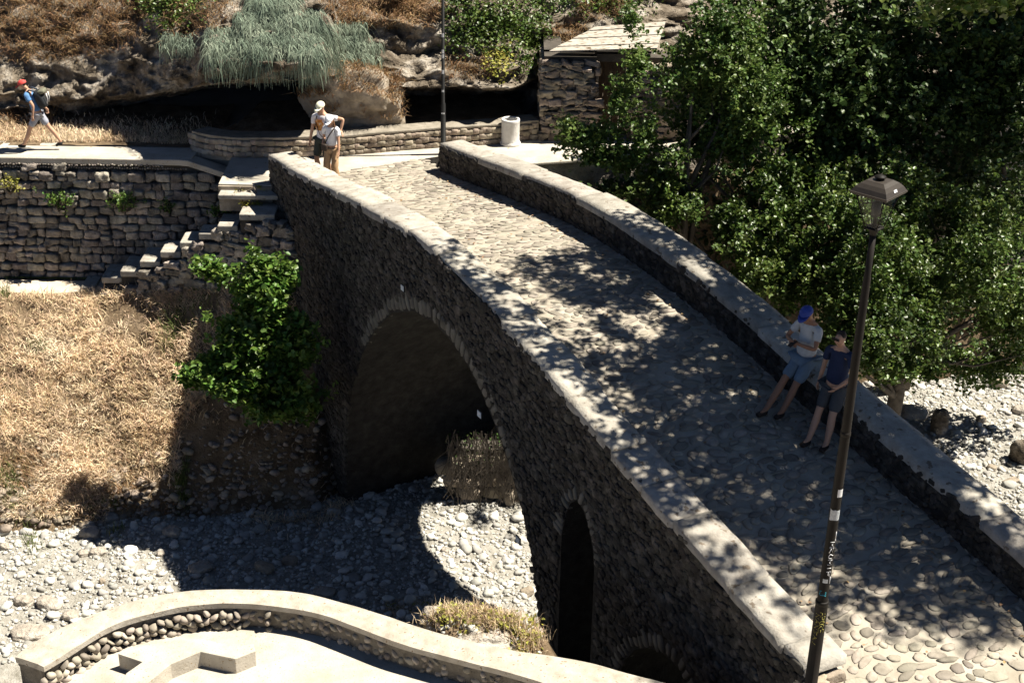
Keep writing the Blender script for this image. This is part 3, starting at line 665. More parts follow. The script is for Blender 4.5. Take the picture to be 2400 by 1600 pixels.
def ribbon(A, B, z0a, z1a, name, m, parent, smooth=False, bevel=0, nx=5, amp=.008):
    n = min(len(A), len(B)); ia = np.linspace(0, len(A)-1, n).astype(int); ib = np.linspace(0, len(B)-1, n).astype(int); V = []; F = []
    for i in range(n):
        a, b = A[ia[i]], B[ib[i]]
        for k in range(nx+1):
            q = a*(1-k/nx)+b*k/nx; V.append((q[0], q[1], z1a+amp*nz((q[0]*3, q[1]*3, 0))-(.012 if k in (0, nx) else 0)))
        V.append((b[0], b[1], z0a)); V.append((a[0], a[1], z0a))
    w = nx+3
    for i in range(n-1):
        for k in range(w): F.append((w*i+k, w*i+(k+1) % w, w*i+w+(k+1) % w, w*i+w+k))
    F += [tuple(range(w))[::-1], tuple((n-1)*w+k for k in range(w))]
    g = Geo(); g.add(V, F); return g.build(name, m, parent, smooth=smooth)
ribbon(LO_, LI_, TZc-.09, TZc, 'coping', M['coping'], tw)
LOi = LO_+(LI_[np.linspace(0, len(LI_)-1, len(LO_)).astype(int)]-LO_)*.12; LIi = LI_+(LO_[np.linspace(0, len(LO_)-1, len(LI_)).astype(int)]-LI_)*.12
ribbon(LOi, LIi, -.5, TZc-.085, 'wall_body', M['terracemortar'], tw)
# river stones bulging from the inner face
g = Geo(); C = []; A = []; n = len(LIi); dd = np.concatenate([[0], np.cumsum(np.linalg.norm(np.diff(LIi[:, :2], axis=0), axis=1))])
def lip(u): return np.array([np.interp(u, dd, LIi[:, 0]), np.interp(u, dd, LIi[:, 1]), 0])
u = 0; row = 0
while u < dd[-1]-.2:
    p = lip(u); prj = px([p[0], p[1], 4.6])
    few = prj[0] > 500+rng.uniform(0, 160)
    for r in range(6):
        z = 4.16+r*.102+(.05 if row % 2 else 0)+rng.normal(0, .016)
        if z > 4.83: continue
        d3 = unit(lip(u+.05)-lip(u)); nn = np.array([d3[1], -d3[0], 0])
        if few and rng.random() < .4: continue
        sz = rng.uniform(.85, 1.2); out = -.02 if few else .04
        C.append(p+nn*out+np.array([0, 0, z])+d3*rng.normal(0, .012)); A.append([d3*.050*sz*rng.uniform(.8, 1.35)+np.array([0, 0, rng.normal(0, .018)]), nn*.06*sz, np.array([0, 0, .047*sz])+d3*rng.normal(0, .012)])
    u += rng.uniform(.092, .112); row += 1
inst(g, PEB_MD, np.array(C), np.array(A)); g.build('river_stone_face', M['riverstone'], tw)
# terrace floor with its sunken corners
def Pz(pts, z): return [tuple(onz(x, y, z)[:2]) for x, y in pts]
outer = [tuple(p[:2]) for p in LIi[::6]]
big = outer+[(2.2, 13.4), (2.2, 8), (-14, 8), (-14, 13)]
h1 = Pz([(340,1602),(400,1555),(470,1526),(551,1543),(599,1524),(600,1560),(590,1640),(400,1650)], TF)
h2 = Pz([(276,1531),(333,1550),(296,1576),(262,1640),(215,1660),(190,1640),(238,1590),(262,1556)], TF)
def floor_with_holes(outer, holes, z, name, m):
    loops = [outer]+holes; tri = tessellate_polygon([[Vector((p[0], p[1], 0)) for p in l] for l in loops]); V = [(p[0], p[1], z) for l in loops for p in l]
    F = [tuple(t) for t in tri]
    for k, l in enumerate(holes):
        b = len(V); V += [(p[0], p[1], z) for p in l]+[(p[0], p[1], z-.4) for p in l]; n = len(l)
        for i in range(n): j = (i+1) % n; F.append((b+i, b+j, b+n+j, b+n+i))
    g = Geo(); g.add(V, F); o = g.build(name, m, smooth=False); return tag(o, kind='structure')
floor_with_holes(big, [], TF, 'terrace_floor', M['concrete'])
bt = TF+.23; bp = Pz([(276,1531),(333,1550),(296,1576),(255,1650),(338,1650),(342,1602),(400,1555),(470,1526),(551,1543),(599,1524),(594,1507),(545,1514),(480,1496),(400,1500),(340,1510)], bt)[::-1]
g = Geo(); slab(g, bp, bt, .25); tag(g.build('low_bench_wall', M['concrete'], smooth=False, bevel=.008), 'low angular concrete bench wall on the terrace floor', 'bench')
# near-bank earth under the terrace and street
g = Geo(); slab(g, [(-14, 4), (2.2, 4), (2.2, 13.3)]+[tuple(p[:2]) for p in LIi[::-8]]+[(-14, 12.9)], 4.0, 4.6); tag(g.build('near_bank', M['soil'], smooth=False), kind='structure')
# rubble mound with weeds between the terrace wall and the arch
mc = onz(1100, 1455, 4.55)
def moundz(x, y): 
    r2 = ((x-mc[0]-.12)/1.35)**2+((y-mc[1]+.15)/.75)**2
    return 4.72-1.5*max(0, r2)**1.6+.12*fbm(x, y, 1.6, 5)+.05*fbm(x, y, 5, 9)
grid('mound', np.arange(mc[0]-2.6, mc[0]+2.9, .07), np.arange(mc[1]-1.6, mc[1]+1.6, .07), lambda x, y: max(-.3, moundz(x, y)), M['soil'])
def on_mound(x, y):
    p = onz(x, y, 4.6)
    for _ in range(4): p = onz(x, y, max(0, moundz(p[0], p[1])))
    return p
# ============================================================ PEBBLES AND ROCKS
def in_bed(x, y): return y < footY(x)+.25 and y > 16.8
N = 60000
X = rng.uniform(-11.5, 13.5, N); Y = rng.uniform(17.2, 32.6, N)
keep = []
for i in range(N):
    p = px([X[i], Y[i], 0]); 
    if -30 < p[0] < 2430 and p[1] < 1560 and in_bed(X[i], Y[i]) and (p[0] < 1330 or p[0] > 1950) and (p[0] < 1330 or p[1] < 1300): keep.append(i)
keep = np.array(keep); X, Y = X[keep], Y[keep]; N = len(X)
sz = np.exp(rng.normal(math.log(.029), .5, N)); sz = np.clip(sz, .013, .12)
Z = np.array([bedz(a, b) for a, b in zip(X, Y)])
AX = randaxes(N, sz*1.25, sz, sz*.62, .25)
g = Geo(); bigm = sz > .06
inst(g, PEB_MD, np.stack([X, Y, Z+sz*.25], 1)[bigm], AX[bigm]); inst(g, PEB_LO, np.stack([X, Y, Z+sz*.25], 1)[~bigm], AX[~bigm])
tag(g.build('pebbles', M['pebble'], smooth=True), 'pale rounded pebbles covering the dry riverbed', 'pebbles', kind='stuff')
print('pebbles', N)
# pebbles scattered on the bank foot
g = Geo(); n = 1500; X = rng.uniform(-11.5, -3, n); Y = footY(X)+np.abs(rng.normal(0, .55, n)); s = np.clip(np.exp(rng.normal(math.log(.035), .5, n)), .015, .11)
Z = np.array([bankz(a, b) for a, b in zip(X, Y)]); inst(g, PEB_MD, np.stack([X, Y, Z+s*.2], 1), randaxes(n, s*1.2, s, s*.65, .3))
tag(g.build('bank_gravel', M['rubble']), 'brownish stones littering the foot of the dry bank', 'stones', kind='stuff')
def rock(pxy, w, d, h, seed, label, m='rockpale', z=None, rot=0, group=None, amp=.22, sub=3):
    p = onz(pxy[0], pxy[1], 0)
    for _ in range(3): zz = bankz(p[0], p[1]) if p[1] > footY(p[0]) else bedz(p[0], p[1]); p = onz(pxy[0], pxy[1], zz if z is None else z)
    v, f = _rb4; W = []; c, s = math.cos(rot), math.sin(rot)
    w, d, h = w*.8, d*.8, h*.85; v2, f2 = ico(4)
    k = 3.2
    for q in v2:
        q = q/((np.abs(q)**k).sum()**(1/k)); q = q*(1+amp*nz(q, .8, seed)+amp*.45*nz(q, 2.1, seed+3)+amp*.2*nz(q, 5, seed))
        x, y = q[0]*w/2, q[1]*d/2; W.append((x*c-y*s, x*s+y*c, q[2]*h/2+h*.28))
    g = Geo(); g.add(W, [f2]); o = g.build('rock', M[m]); o.location = p; return tag(o, label, 'rock', group)
rocks = [
((404,1250),.46,.36,.20,1,'flat-topped pale rock at the edge of the bridge shadow below the dirt bank'),
((432,1275),.22,.18,.12,2,'small square pale rock just below the flat-topped rock at the shadow edge'),
((212,1255),.50,.34,.26,3,'pale angular rock half buried at the foot of the grassy bank'),
((262,1218),.36,.3,.24,13,'blocky grey rock under the dirt bank, right of the half-buried one'),
((228,1298),.42,.26,.18,4,'long white stone on the sunlit gravel above the small pit'),
((195,1300),.24,.22,.15,5,'round white stone left of the long white stone'),
((378,1300),.22,.18,.12,6,'small oval white stone near the shadow edge on the gravel'),
((240,1368),.15,.14,.18,7,'reddish brown upright stone on the sunlit gravel'),
((115,1420),.6,.42,.22,8,'large flat white rock with a dark lower side, lower left gravel'),
((55,1415),.42,.3,.24,9,'white rock with a dark left side at the lower left'),
((165,1445),.34,.26,.16,10,'pale rock touching the outer side of the terrace wall'),
((70,1487),.8,.5,.2,11,'largest flat white slab in the lower left gravel corner'),
((12,1285),.22,.2,.18,12,'smooth round white boulder at the left edge below the weeds'),
((470,1337),.6,.42,.2,14,'large flat rock in the shade next to the shadow edge'),
((620,1335),.42,.32,.24,15,'brown rock in the middle of the shaded gravel'),
((680,1320),.34,.3,.24,16,'dark upright rock right of the brown shaded rock'),
((760,1390),.5,.36,.16,17,'shaded flat rock above the terrace wall'),
((1245,1465),.62,.3,.16,19,'boat-shaped flat slab at the foot of the bridge pier'),
((1235,1392),.34,.24,.2,20,'sunlit tan rock touching the bridge pier'),
((1150,1340),.2,.18,.15,21,'round grey stone in the tree shade under the arch'),
((1042,1292),.18,.15,.12,22,'dark round stone at the left of the sunlit patch under the arch'),
((1195,1180),.24,.3,.5,23,'upright tan stone leaning on the block wall under the arch'),
((2140,975),.75,.55,.34,24,'big bright white slab rock beyond the right parapet'),
((2200,1010),.45,.42,.85,25,'dark earthy upright stump-like rock beside the white slab'),
((2300,985),.28,.22,.18,26,'small brown rock on the gravel right of the dark upright rock'),
((2395,1085),.62,.7,.8,27,'dark mossy boulder at the right edge of the picture'),
((2370,1130),.5,.22,.12,28,'flat pale tan slab stone beyond the parapet below the mossy boulder'),
((2325,1098),.26,.2,.12,29,'small flat tan stone on the gravel left of the mossy boulder'),
((2390,965),.4,.3,.22,30,'pale rock under the branches at the right edge'),
((2340,905),.5,.35,.3,31,'tan rock on the sunlit earth beneath the trees at the right'),
]
for pxy, w, d, h, sd, lab in rocks:
    m = 'rubble' if ('brown' in lab or 'tan' in lab) else ('rock' if 'dark earthy' in lab or 'mossy' in lab else 'rockpale')
    o = rock(pxy, w, d, h, sd*2.3, lab, m, rot=(sd*1.37) % 1.2-.6, group='loose rocks on the riverbed')
# rocks on the mound
for (x, y, w, sd, lab) in [(1130,1480,.62,3,'large lumpy lilac grey rock on the weedy mound'),(1030,1440,.42,4,'grey rock on the left of the weedy mound'),(1195,1440,.3,6,'grey rock on the right slope of the weedy mound')]:
    p = on_mound(x, y); v, f = ico(4); W = []
    for q in v: q = q*(1+.3*nz(q, 1, sd)+.18*nz(q, 3, sd)+.1*nz(q, 7, sd)); W.append(q*np.array([w*.6, w*.5, w*.36]))
    g = Geo(); g.add(W, [f]); o = g.build('rock', M['rockpale']); o.location = p-np.array([0, 0, w*.2]); tag(o, lab, 'rock', 'rocks on the mound')
# ============================================================ GRASSES
def bank_pts(n, polys, ybias=None):
    """points on the bank whose picture position falls in a region (x0,x1,y0,y1)"""
    out = []
    for (x0, x1, y0, y1, k) in polys:
        q = rng.uniform((x0, y0), (x1, y1), (k, 2))
        for a, b in q:
            p = onz(a, b, 1.5)
            for _ in range(6):
                z = bankz(p[0], p[1]) if p[1] > footY(p[0])-.2 else bedz(p[0], p[1]); p = .4*p+.6*onz(a, b, z)
            p[2] = bankz(p[0], p[1]) if p[1] > footY(p[0])-.2 else bedz(p[0], p[1]); out.append(p)
    return np.array(out)
P = bank_pts(0, [(-60, 420, 690, 1130, 30000), (420, 560, 640, 1000, 7000), (200, 620, 625, 720, 4000), (-60, 250, 1100, 1215, 5500), (560, 830, 820, 1120, 3000), (-60, 130, 690, 760, 1500)])
P = P[(P[:, 1] < 29.95)]
cl = np.array([nz(p, .9, 3)+.6*nz(p, 2.6, 5) for p in P]); keep = rng.random(len(P)) < np.clip(.72+cl*1.5, .06, 1); P = P[keep]; cl = cl[keep]
g = Geo(); L_ = rng.uniform(.10, .30, len(P))*(1+.5*np.clip(cl, -.5, .8))
blades(g, P, L_, rng.uniform(.010, .022, len(P)), 1.25, R=np.clip(.5+cl*.5+rng.normal(0, .2, len(P)), 0, 1))
tag(g.build('dry_grass', M['dryg']), 'tangled straw-coloured dry grass covering the left bank', 'grass', kind='stuff')
P = bank_pts(0, [(60, 320, 1100, 1210, 1500), (300, 420, 1195, 1215, 250), (-20, 200, 1060, 1150, 900), (100, 400, 870, 1100, 900)])
g = Geo(); blades(g, P, rng.uniform(.15, .35, len(P)), rng.uniform(.010, .016, len(P)), 1.1); tag(g.build('reddish_grass', M['orangeg']), 'reddish dry grass and twigs at the foot of the left bank', 'grass', kind='stuff')
g = Geo(); P = []
for (x, y, r, k) in [(430, 1170, 14, 260), (425,1140,10,160),(20,1130,40,300),(80,1265,30,120),(60,420,30,10),(450,680,30,130),(420,750,40,160),(400,790,35,120),(480,700,30,120),(10,690,14,80),(90,815,16,60),(215,1230,14,60),(270,1240,20,80),(40,1190,20,60)]:
    q = rng.normal((x, y), r*.6, (k, 2)); P.append(bank_pts(0, [(a, a+.1, b, b+.1, 1) for a, b in q]))
P = np.concatenate(P); blades(g, P, rng.uniform(.12, .30, len(P)), rng.uniform(.010, .018, len(P)), .6); tag(g.build('green_grass', M['greeng']), 'tufts of green grass at the edge of the bridge shadow and on the bank', 'grass', kind='stuff')
P = bank_pts(0, [(-60, 430, 700, 1150, 900)]); P = P[np.array([nz(p, 1.4, 9) > .08 for p in P])]
g = Geo(); blades(g, P, rng.uniform(.3, .6, len(P)), .012, .45); tag(g.build('grass_stalks', M['dryg']), 'taller pale dead stalks standing in clumps on the left bank', 'grass', kind='stuff')
# verge grass behind the walker, cave floor grass
X = rng.uniform(-14.5, -6.9, 9000); Y = 31.62+np.abs(rng.normal(0, .55, 9000)); Y = np.minimum(Y, 33.6)
X = X[Y > 31.45+.25*np.clip((X+8.3), 0, 2)]; Y = Y[:len(X)]
P = np.stack([X, Y, [vergez(a, b) for a, b in zip(X, Y)]], 1)
g = Geo(); blades(g, P, rng.uniform(.07, .2, len(P)), rng.uniform(.01, .018, len(P)), .95); tag(g.build('verge_grass', M['dryg']), 'golden dry grass along the far side of the upper path', 'grass', kind='stuff')
CP = []; g = Geo()
for poly, n in [([(-20,-20),(360,-20),(330,90),(230,130),(60,150),(-20,120)], 3600), ([(740,-20),(1050,-20),(1020,50),(930,70),(800,60)], 2400), ([(760,170),(920,165),(945,200),(900,235),(800,230)], 1400), ([(1300,60),(1380,60),(1340,130),(1270,110)], 500), ([(0,270),(130,255),(160,300),(0,310)], 500),([(840,270),(1010,275),(1150,292),(1000,296),(850,300)],500),([(1040,130),(1160,140),(1150,180),(1050,190)],300),([(1340,-10),(1480,-10),(1460,50),(1350,40)],400),([(380,-20),(560,-20),(520,60),(400,110)],900),([(850,-20),(1000,-20),(960,30)],600)]:
    CP.append(scatter_cliff(poly, n))
bv = np.array([v.co[:] for v in BOUL.data.vertices])+np.array(BOUL.location); bn_ = np.array([v.normal[:] for v in BOUL.data.vertices]); bv = bv[(bn_[:, 2] > .25)&(bn_[:, 1] < .3)]; CP.append(bv[rng.integers(0, len(bv), 1500)]+rng.normal(0, .02, (1500, 3)))
P = np.concatenate(CP); P[:, 1] -= .03; blades(g, P, rng.uniform(.12, .38, len(P)), rng.uniform(.010, .018, len(P)), 1.25, dirs=np.stack([rng.normal(0, .6, len(P)), -np.abs(rng.normal(1, .4, len(P))), np.zeros(len(P))], 1))
tag(g.build('cliff_grass', M['orangeg']), 'orange dry grass hanging over the cliff ledges', 'grass', kind='stuff')
for (poly, n, nm, lab) in [([(1040,40),(1290,30),(1285,130),(1230,170),(1180,110),(1060,110)], 2600, 'ledge_shrub', 'dark leafy undergrowth clinging to the cliff between the thin lamp post and the shed'), ([(340,-30),(500,-30),(470,50),(380,70)], 900, 'ledge_shrub', 'dark shrub at the top of the cliff left of the large hanging plant'), ([(1020,-40),(1310,-40),(1290,20),(1240,70),(1120,60),(1050,10)], 2200, 'ledge_shrub', 'dark green shrub hanging over the cliff top right of the thin lamp post'), ([(300,-40),(440,-40),(420,30),(340,20)], 900, 'ledge_shrub', 'green shrub on the cliff top at the upper left'), ([(1140,120),(1190,125),(1200,165),(1150,170)], 420, 'ledge_shrub', 'small bright green shrub growing on the cliff face above the right cave'), ([(1280,-60),(1560,-60),(1500,40),(1300,20)], 1600, 'ledge_shrub', 'dark shrub on the cliff top above the shed')]:
    P = scatter_cliff(poly, n, 9); c = P.mean(0); P = P+rng.normal(0, .12, P.shape)-np.array([0, .18, 0]); g = Geo(); leaves(g, P-c, rng.uniform(.05, .10, len(P)), .5)
    o = g.build(nm, M['leaf'] if 'bright' not in lab else M['leaf3']); o.location = c; tag(o, lab, 'shrub', 'shrubs on the cliff')
# hanging blue-green broom plant
def strands(name, blobs, label):
    g = Geo(); r0 = None
    for (x0, x1, y0, y1, n, Lh) in blobs:
        for k in range(n):
            a = rng.uniform(x0, x1); b = rng.uniform(y0, y1)
            h, nn = chit(a, b)
            if h is None: continue
            p = h+np.array([0, -.1-.45*rng.random(), .06]); L = rng.uniform(.3, 1.15)*Lh; d = np.array([rng.normal(.10, .38), -rng.uniform(.1, .5), rng.uniform(-.2, .25)]); pts = [p]
            for j in range(5): d = d*.76+np.array([rng.normal(0, .06), 0, -.33]); pts.append(pts[-1]+unit(d)*L/5)
            w = rng.uniform(.005, .009); s = np.array([w, w*.4*rng.normal(), 0]); V = []
            for j, q in enumerate(pts): V += [q-s*(1-j*.13), q+s*(1-j*.13)]
            g.add(V, [(2*j, 2*j+1, 2*j+3, 2*j+2) for j in range(5)], rng.random())
    o = g.build(name, M['ephedra']); return tag(o, label, 'plant', 'hanging plants on the cliff')
strands('hanging_plant', [(590,700,-40,30,1800,.95),(490,620,60,130,1300,.6),(600,760,20,120,2600,.75),(720,860,50,130,2000,.62),(850,895,95,135,260,.5),(560,600,20,60,300,.8)], 'large blue-green broom-like plant hanging in front of the cliff overhang')
strands('hanging_plant', [(385,460,75,105,420,.4)], 'small blue-green hanging plant left of the large one')
# ============================================================ BUSHES AND WALL PLANTS
def bush(name, blobs, label, m, cat='bush', lsz=(.06, .11), up=.35, group=None, stem=None, cl=14, clr=.16):
    """blobs (px,py,Y,rx,ry,rz,nclusters)"""
    c0 = ony(*blobs[0][:3]); root = empty(name, (c0[0], c0[1], c0[2]-blobs[0][5]), label, cat, group); g = Geo(); tips = []
    for (x, y, Y, rx, ry, rz, n) in blobs:
        c = ony(x, y, Y); d = rng.normal(0, 1, (n, 3)); d /= np.linalg.norm(d, axis=1)[:, None]; r = np.where(rng.random(n) < .35, np.abs(rng.normal(0, .75, n)), rng.random(n)**.45); r = np.minimum(r, 1.5)
        cc = c+d*r[:, None]*np.array([rx, ry, rz]); tips.append(cc[::6])
        ax = rng.normal(0, 1, (n, 3)); ax[:, 2] -= .5; ax /= np.linalg.norm(ax, axis=1)[:, None]
        t = rng.uniform(-1, 1, (n, cl, 1)); P = cc[:, None, :]+ax[:, None, :]*t*clr+rng.normal(0, clr*.3, (n, cl, 3))
        P = P.reshape(-1, 3); bro = np.repeat(rng.random(n), cl)*.7+rng.random(len(P))*.3
        leaves(g, P, rng.uniform(*lsz, len(P)), up, droop=.6, R=bro)
    g.build('foliage', m, root)
    g = Geo(); base = np.array([c0[0], c0[1], c0[2]-blobs[0][5]*1.2]) if stem is None else np.array(stem)
    T = np.concatenate(tips)
    for q in T[:: max(1, len(T)//26)]:
        mid = (base+q)/2+rng.normal(0, .08, 3)+np.array([0, 0, .1]); V, F = sweep([base, base*.6+mid*.4+rng.normal(0, .03, 3), mid, q], [.03, .022, .014, .006], 5); g.add(V, F)
    g.build('stems', M['bark'], root); return root
bush('green_bush', [(615,690,25.3,.5,.4,.6,330),(575,790,25.2,.6,.45,.55,300),(668,650,25.5,.22,.25,.34,70),(600,615,25.4,.18,.2,.2,34),(475,625,25.8,.16,.16,.16,20),(520,640,25.7,.26,.2,.14,36),(540,860,25.1,.6,.4,.4,230),(470,880,25.0,.34,.3,.2,60),(620,880,25.0,.7,.5,.5,260),(690,930,25.0,.5,.4,.5,150),(690,800,25.2,.4,.4,.6,160),(440,875,24.9,.14,.16,.1,12),(640,940,24.8,.6,.4,.35,170),(540,905,24.8,.4,.3,.25,90)], 'bright green leafy bush growing against the left side of the bridge', M['leaf2'], cl=13, clr=.15, lsz=(.075, .135), stem=(-4.3, 26.9, float(bankz(-4.3, 26.9))))
bush('ivy', [(880,765,26.2,.3,.15,.3,26),(860,780,26.3,.2,.2,.25,14)], 'dark ivy patch hanging at the crown of the big arch', M['leafd'], cat='ivy')
for (x, y, r, n, lab) in [(285,470,.36,50,'green plant growing out of the middle of the dark stone wall'),(135,465,.38,45,'green plant in the dark stone wall, below the walking man'),(395,480,.2,20,'small green plant in the stone wall right of the middle plant'),(20,430,.32,30,'yellowish green plant at the left end of the stone wall'),(515,490,.24,30,'green weed at the right end of the stone wall above the steps'),(470,620,.2,0,'')]:
    if n: bush('wall_plant', [(x, y, 30.42, r, .14, r*.62, n)], lab, M['leaf2'] if 'yellow' not in lab else M['leaf3'], cat='plant', lsz=(.035, .06), group='plants growing in the stone wall', cl=10, clr=.08)
bush('step_weeds', [(565,452,29.05,.26,.06,.05,12),(590,476,28.85,.3,.08,.06,14),(610,440,29.1,.1,.05,.04,4)], 'dry yellow weeds growing between the top steps beside the bridge', M['leaf3'], cat='weeds', lsz=(.03, .05), cl=9, clr=.06)
# small weeds at the wall foot
P = bank_pts(0, [(20, 220, 638, 655, 500), (200, 260, 620, 640, 120)]); g = Geo(); P[:, 1] = np.minimum(P[:, 1], 30.5); leaves(g, P+np.array([0, 0, .05]), .05, .4); tag(g.build('low_weeds', M['greeng']), 'low weeds along the foot of the dark stone wall', 'weeds', kind='stuff')
# weeds on the mound
pts = []
for k in range(6000):
    u = rng.random(); x = 905+u*400; ye = np.interp(x, [900, 1000, 1100, 1180, 1240, 1310], [1425, 1420, 1424, 1455, 1490, 1525]); y = ye+abs(rng.normal(0, 16))
    if rng.random() < .15: x = rng.uniform(960, 1290); y = rng.uniform(1440, 1500)
    p = on_mound(x, y); pts.append((p[0], p[1], max(0, moundz(p[0], p[1]))))
P = np.array(pts); g = Geo(); leaves(g, P[::2]+rng.normal(0, .03, P[::2].shape)+np.array([0, 0, .05]), rng.uniform(.04, .075, len(P[::2])), .7); tag(g.build('weeds', M['leaf3']), 'yellow-green weeds along the rim of the rubble mound', 'weeds', kind='stuff')
g = Geo(); Q = P[1::2]; Q = np.concatenate([Q, Q+rng.normal(0, .08, Q.shape)*[1, 1, 0]]); blades(g, Q, rng.uniform(.08, .22, len(Q)), .011, .6); tag(g.build('mound_grass', M['dryg']), 'short dry grass on the rubble mound', 'grass', kind='stuff')
n = 1100; q = rng.uniform((950, 1430), (1300, 1530), (n, 2)); P = np.array([on_mound(*a) for a in q]); P[:, 2] = [max(0, moundz(a, b)) for a, b, c in P]; s = np.exp(rng.normal(math.log(.028), .4, n)); g = Geo(); inst(g, PEB_LO, P, randaxes(n, s*1.2, s, s*.8, .3)); tag(g.build('mound_gravel', M['pebble']), 'small grey stones on the rubble mound', 'stones', kind='stuff')
# dry vines over the block wall
g = Geo()
for k in range(420):
    x = rng.uniform(-1.25, .9); z = rng.uniform(.9, 1.9); p = np.array([x, 26.0-.25*rng.random(), z]); V = []; w = rng.uniform(.006, .014); s = np.array([w, 0, 0]); L = rng.uniform(.25, .9)
    for j in range(4): q = p+np.array([.04*j*rng.normal(), -.02*j, -L*j/3]); V += [q-s, q+s]
    g.add(V, [(2*j, 2*j+1, 2*j+3, 2*j+2) for j in range(3)], rng.random())
o = g.build('hanging_vine', M['bark']); tag(o, 'dry dark vines hanging over the tan block wall', 'vine')
g = Geo(); q = rng.uniform((-1.3, 25.95, 1.0), (1.2, 26.3, 1.7), (420, 3)); leaves(g, q, rng.uniform(.05, .09, 420), .2, droop=1); g.build('vine_leaves', M['leafd'], o)
# dead twig on the sunny gravel
g = Geo(); c = onz(280, 1362, .05)
for k in range(9):
    a = rng.uniform(0, 6.3); pts = [c+np.array([0, 0, .02])]; d = np.array([math.cos(a), math.sin(a), .4])
    for j in range(5): d = unit(d+rng.normal(0, .45, 3)); pts.append(pts[-1]+d*.07)
    V, F = sweep(pts, [.008, .007, .006, .005, .004, .003], 5); g.add(V, F)
tag(g.build('dead_branch', M['bark']), 'curled dead branch lying on the sunlit gravel', 'branch')
# ============================================================ TREES
def tree(label, base, blobs, trunk_r, m, lsz, cl, clr, nlimb=16, name='tree', group=None, up=.35, tcurve=None, mask=-.16):
    root = empty(name, base, label, 'tree', group); base = np.array(base, float); g = Geo(); cen = []
    for (cx, cy, cz, rx, ry, rz, n) in blobs:
        c = np.array([cx, cy, cz]); d = rng.normal(0, 1, (n, 3)); d /= np.linalg.norm(d, axis=1)[:, None]; r = np.minimum(np.where(rng.random(n) < .3, np.abs(rng.normal(0, .8, n)), rng.random(n)**.42), 1.45)
        cc = c+d*r[:, None]*np.array([rx, ry, rz]); keep = np.array([nz(q, .75, base[0])+.5*nz(q, 1.7, 3) > mask for q in cc]); cc = cc[keep]; n = len(cc); cen.append(cc)
        ax = d[keep]*.8+rng.normal(0, .7, (n, 3)); ax[:, 2] += .1; ax /= np.linalg.norm(ax, axis=1)[:, None]
        t = rng.uniform(-1, 1, (n, cl, 1)); P = cc[:, None, :]+ax[:, None, :]*t*clr+np.array([0, 0, -1.])*(t**2)*clr*.3+rng.normal(0, clr*.26, (n, cl, 3)); P = P.reshape(-1, 3)
        leaves(g, P, rng.uniform(*lsz, len(P)), up, droop=.5, R=np.repeat(rng.random(n), cl)*.6+rng.random(len(P))*.4)
    g.build('crown', m, root); g = Geo(); cen = np.concatenate(cen)
    top = cen.mean(0); top = top*.8+np.array([base[0], base[1], top[2]])*.2
    tr = [base, base*.66+top*.34+[.1, .1, .2], base*.33+top*.67, top]; tr = tr if tcurve is None else [np.array(q, float) for q in tcurve]; top = tr[-1]; V, F = sweep(tr, [trunk_r, trunk_r*.8, trunk_r*.55, trunk_r*.25], 9); g.add(V, F); g.build('trunk', M['bark'], root)
    g = Geo()
    for q in cen[rng.permutation(len(cen))[:nlimb*3]]:
        u = rng.uniform(.35, 1); a = (base*(1-u)+top*u) if tcurve is None else tr[-2]*(1-u)+top*u; mid = (a+q)/2+np.array([0, 0, -.12])+rng.normal(0, .15, 3); L = np.linalg.norm(q-a); r = .012+.016*L
        V, F = sweep([a, a*.5+mid*.5, mid, q], [r, r*.75, r*.5, .006], 5); g.add(V, F)
    g.build('limbs', M['bark'], root); return root
def B(x, y, Y, rx, ry, rz, n): c = ony(x, y, Y); return (c[0], c[1], c[2], rx, ry, rz, n)

n = 16000; X = rng.uniform(.2, 13.5, n); Y = footY(X)+.15+rng.random(n)*4.5; Z = np.array([bankz(x, y) for x, y in zip(X, Y)])+np.abs(rng.normal(0, .16, n)); ok = Y < np.interp(X, [0, 2, 4, 6, 9, 14], [30.3, 30.9, 31.6, 32.7, 33.8, 34.6])
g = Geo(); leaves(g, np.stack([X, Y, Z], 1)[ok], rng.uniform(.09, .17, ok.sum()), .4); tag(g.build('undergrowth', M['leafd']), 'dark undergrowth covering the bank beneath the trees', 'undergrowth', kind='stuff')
SUN_EL, SUN_AZ = 59.0, 6.0
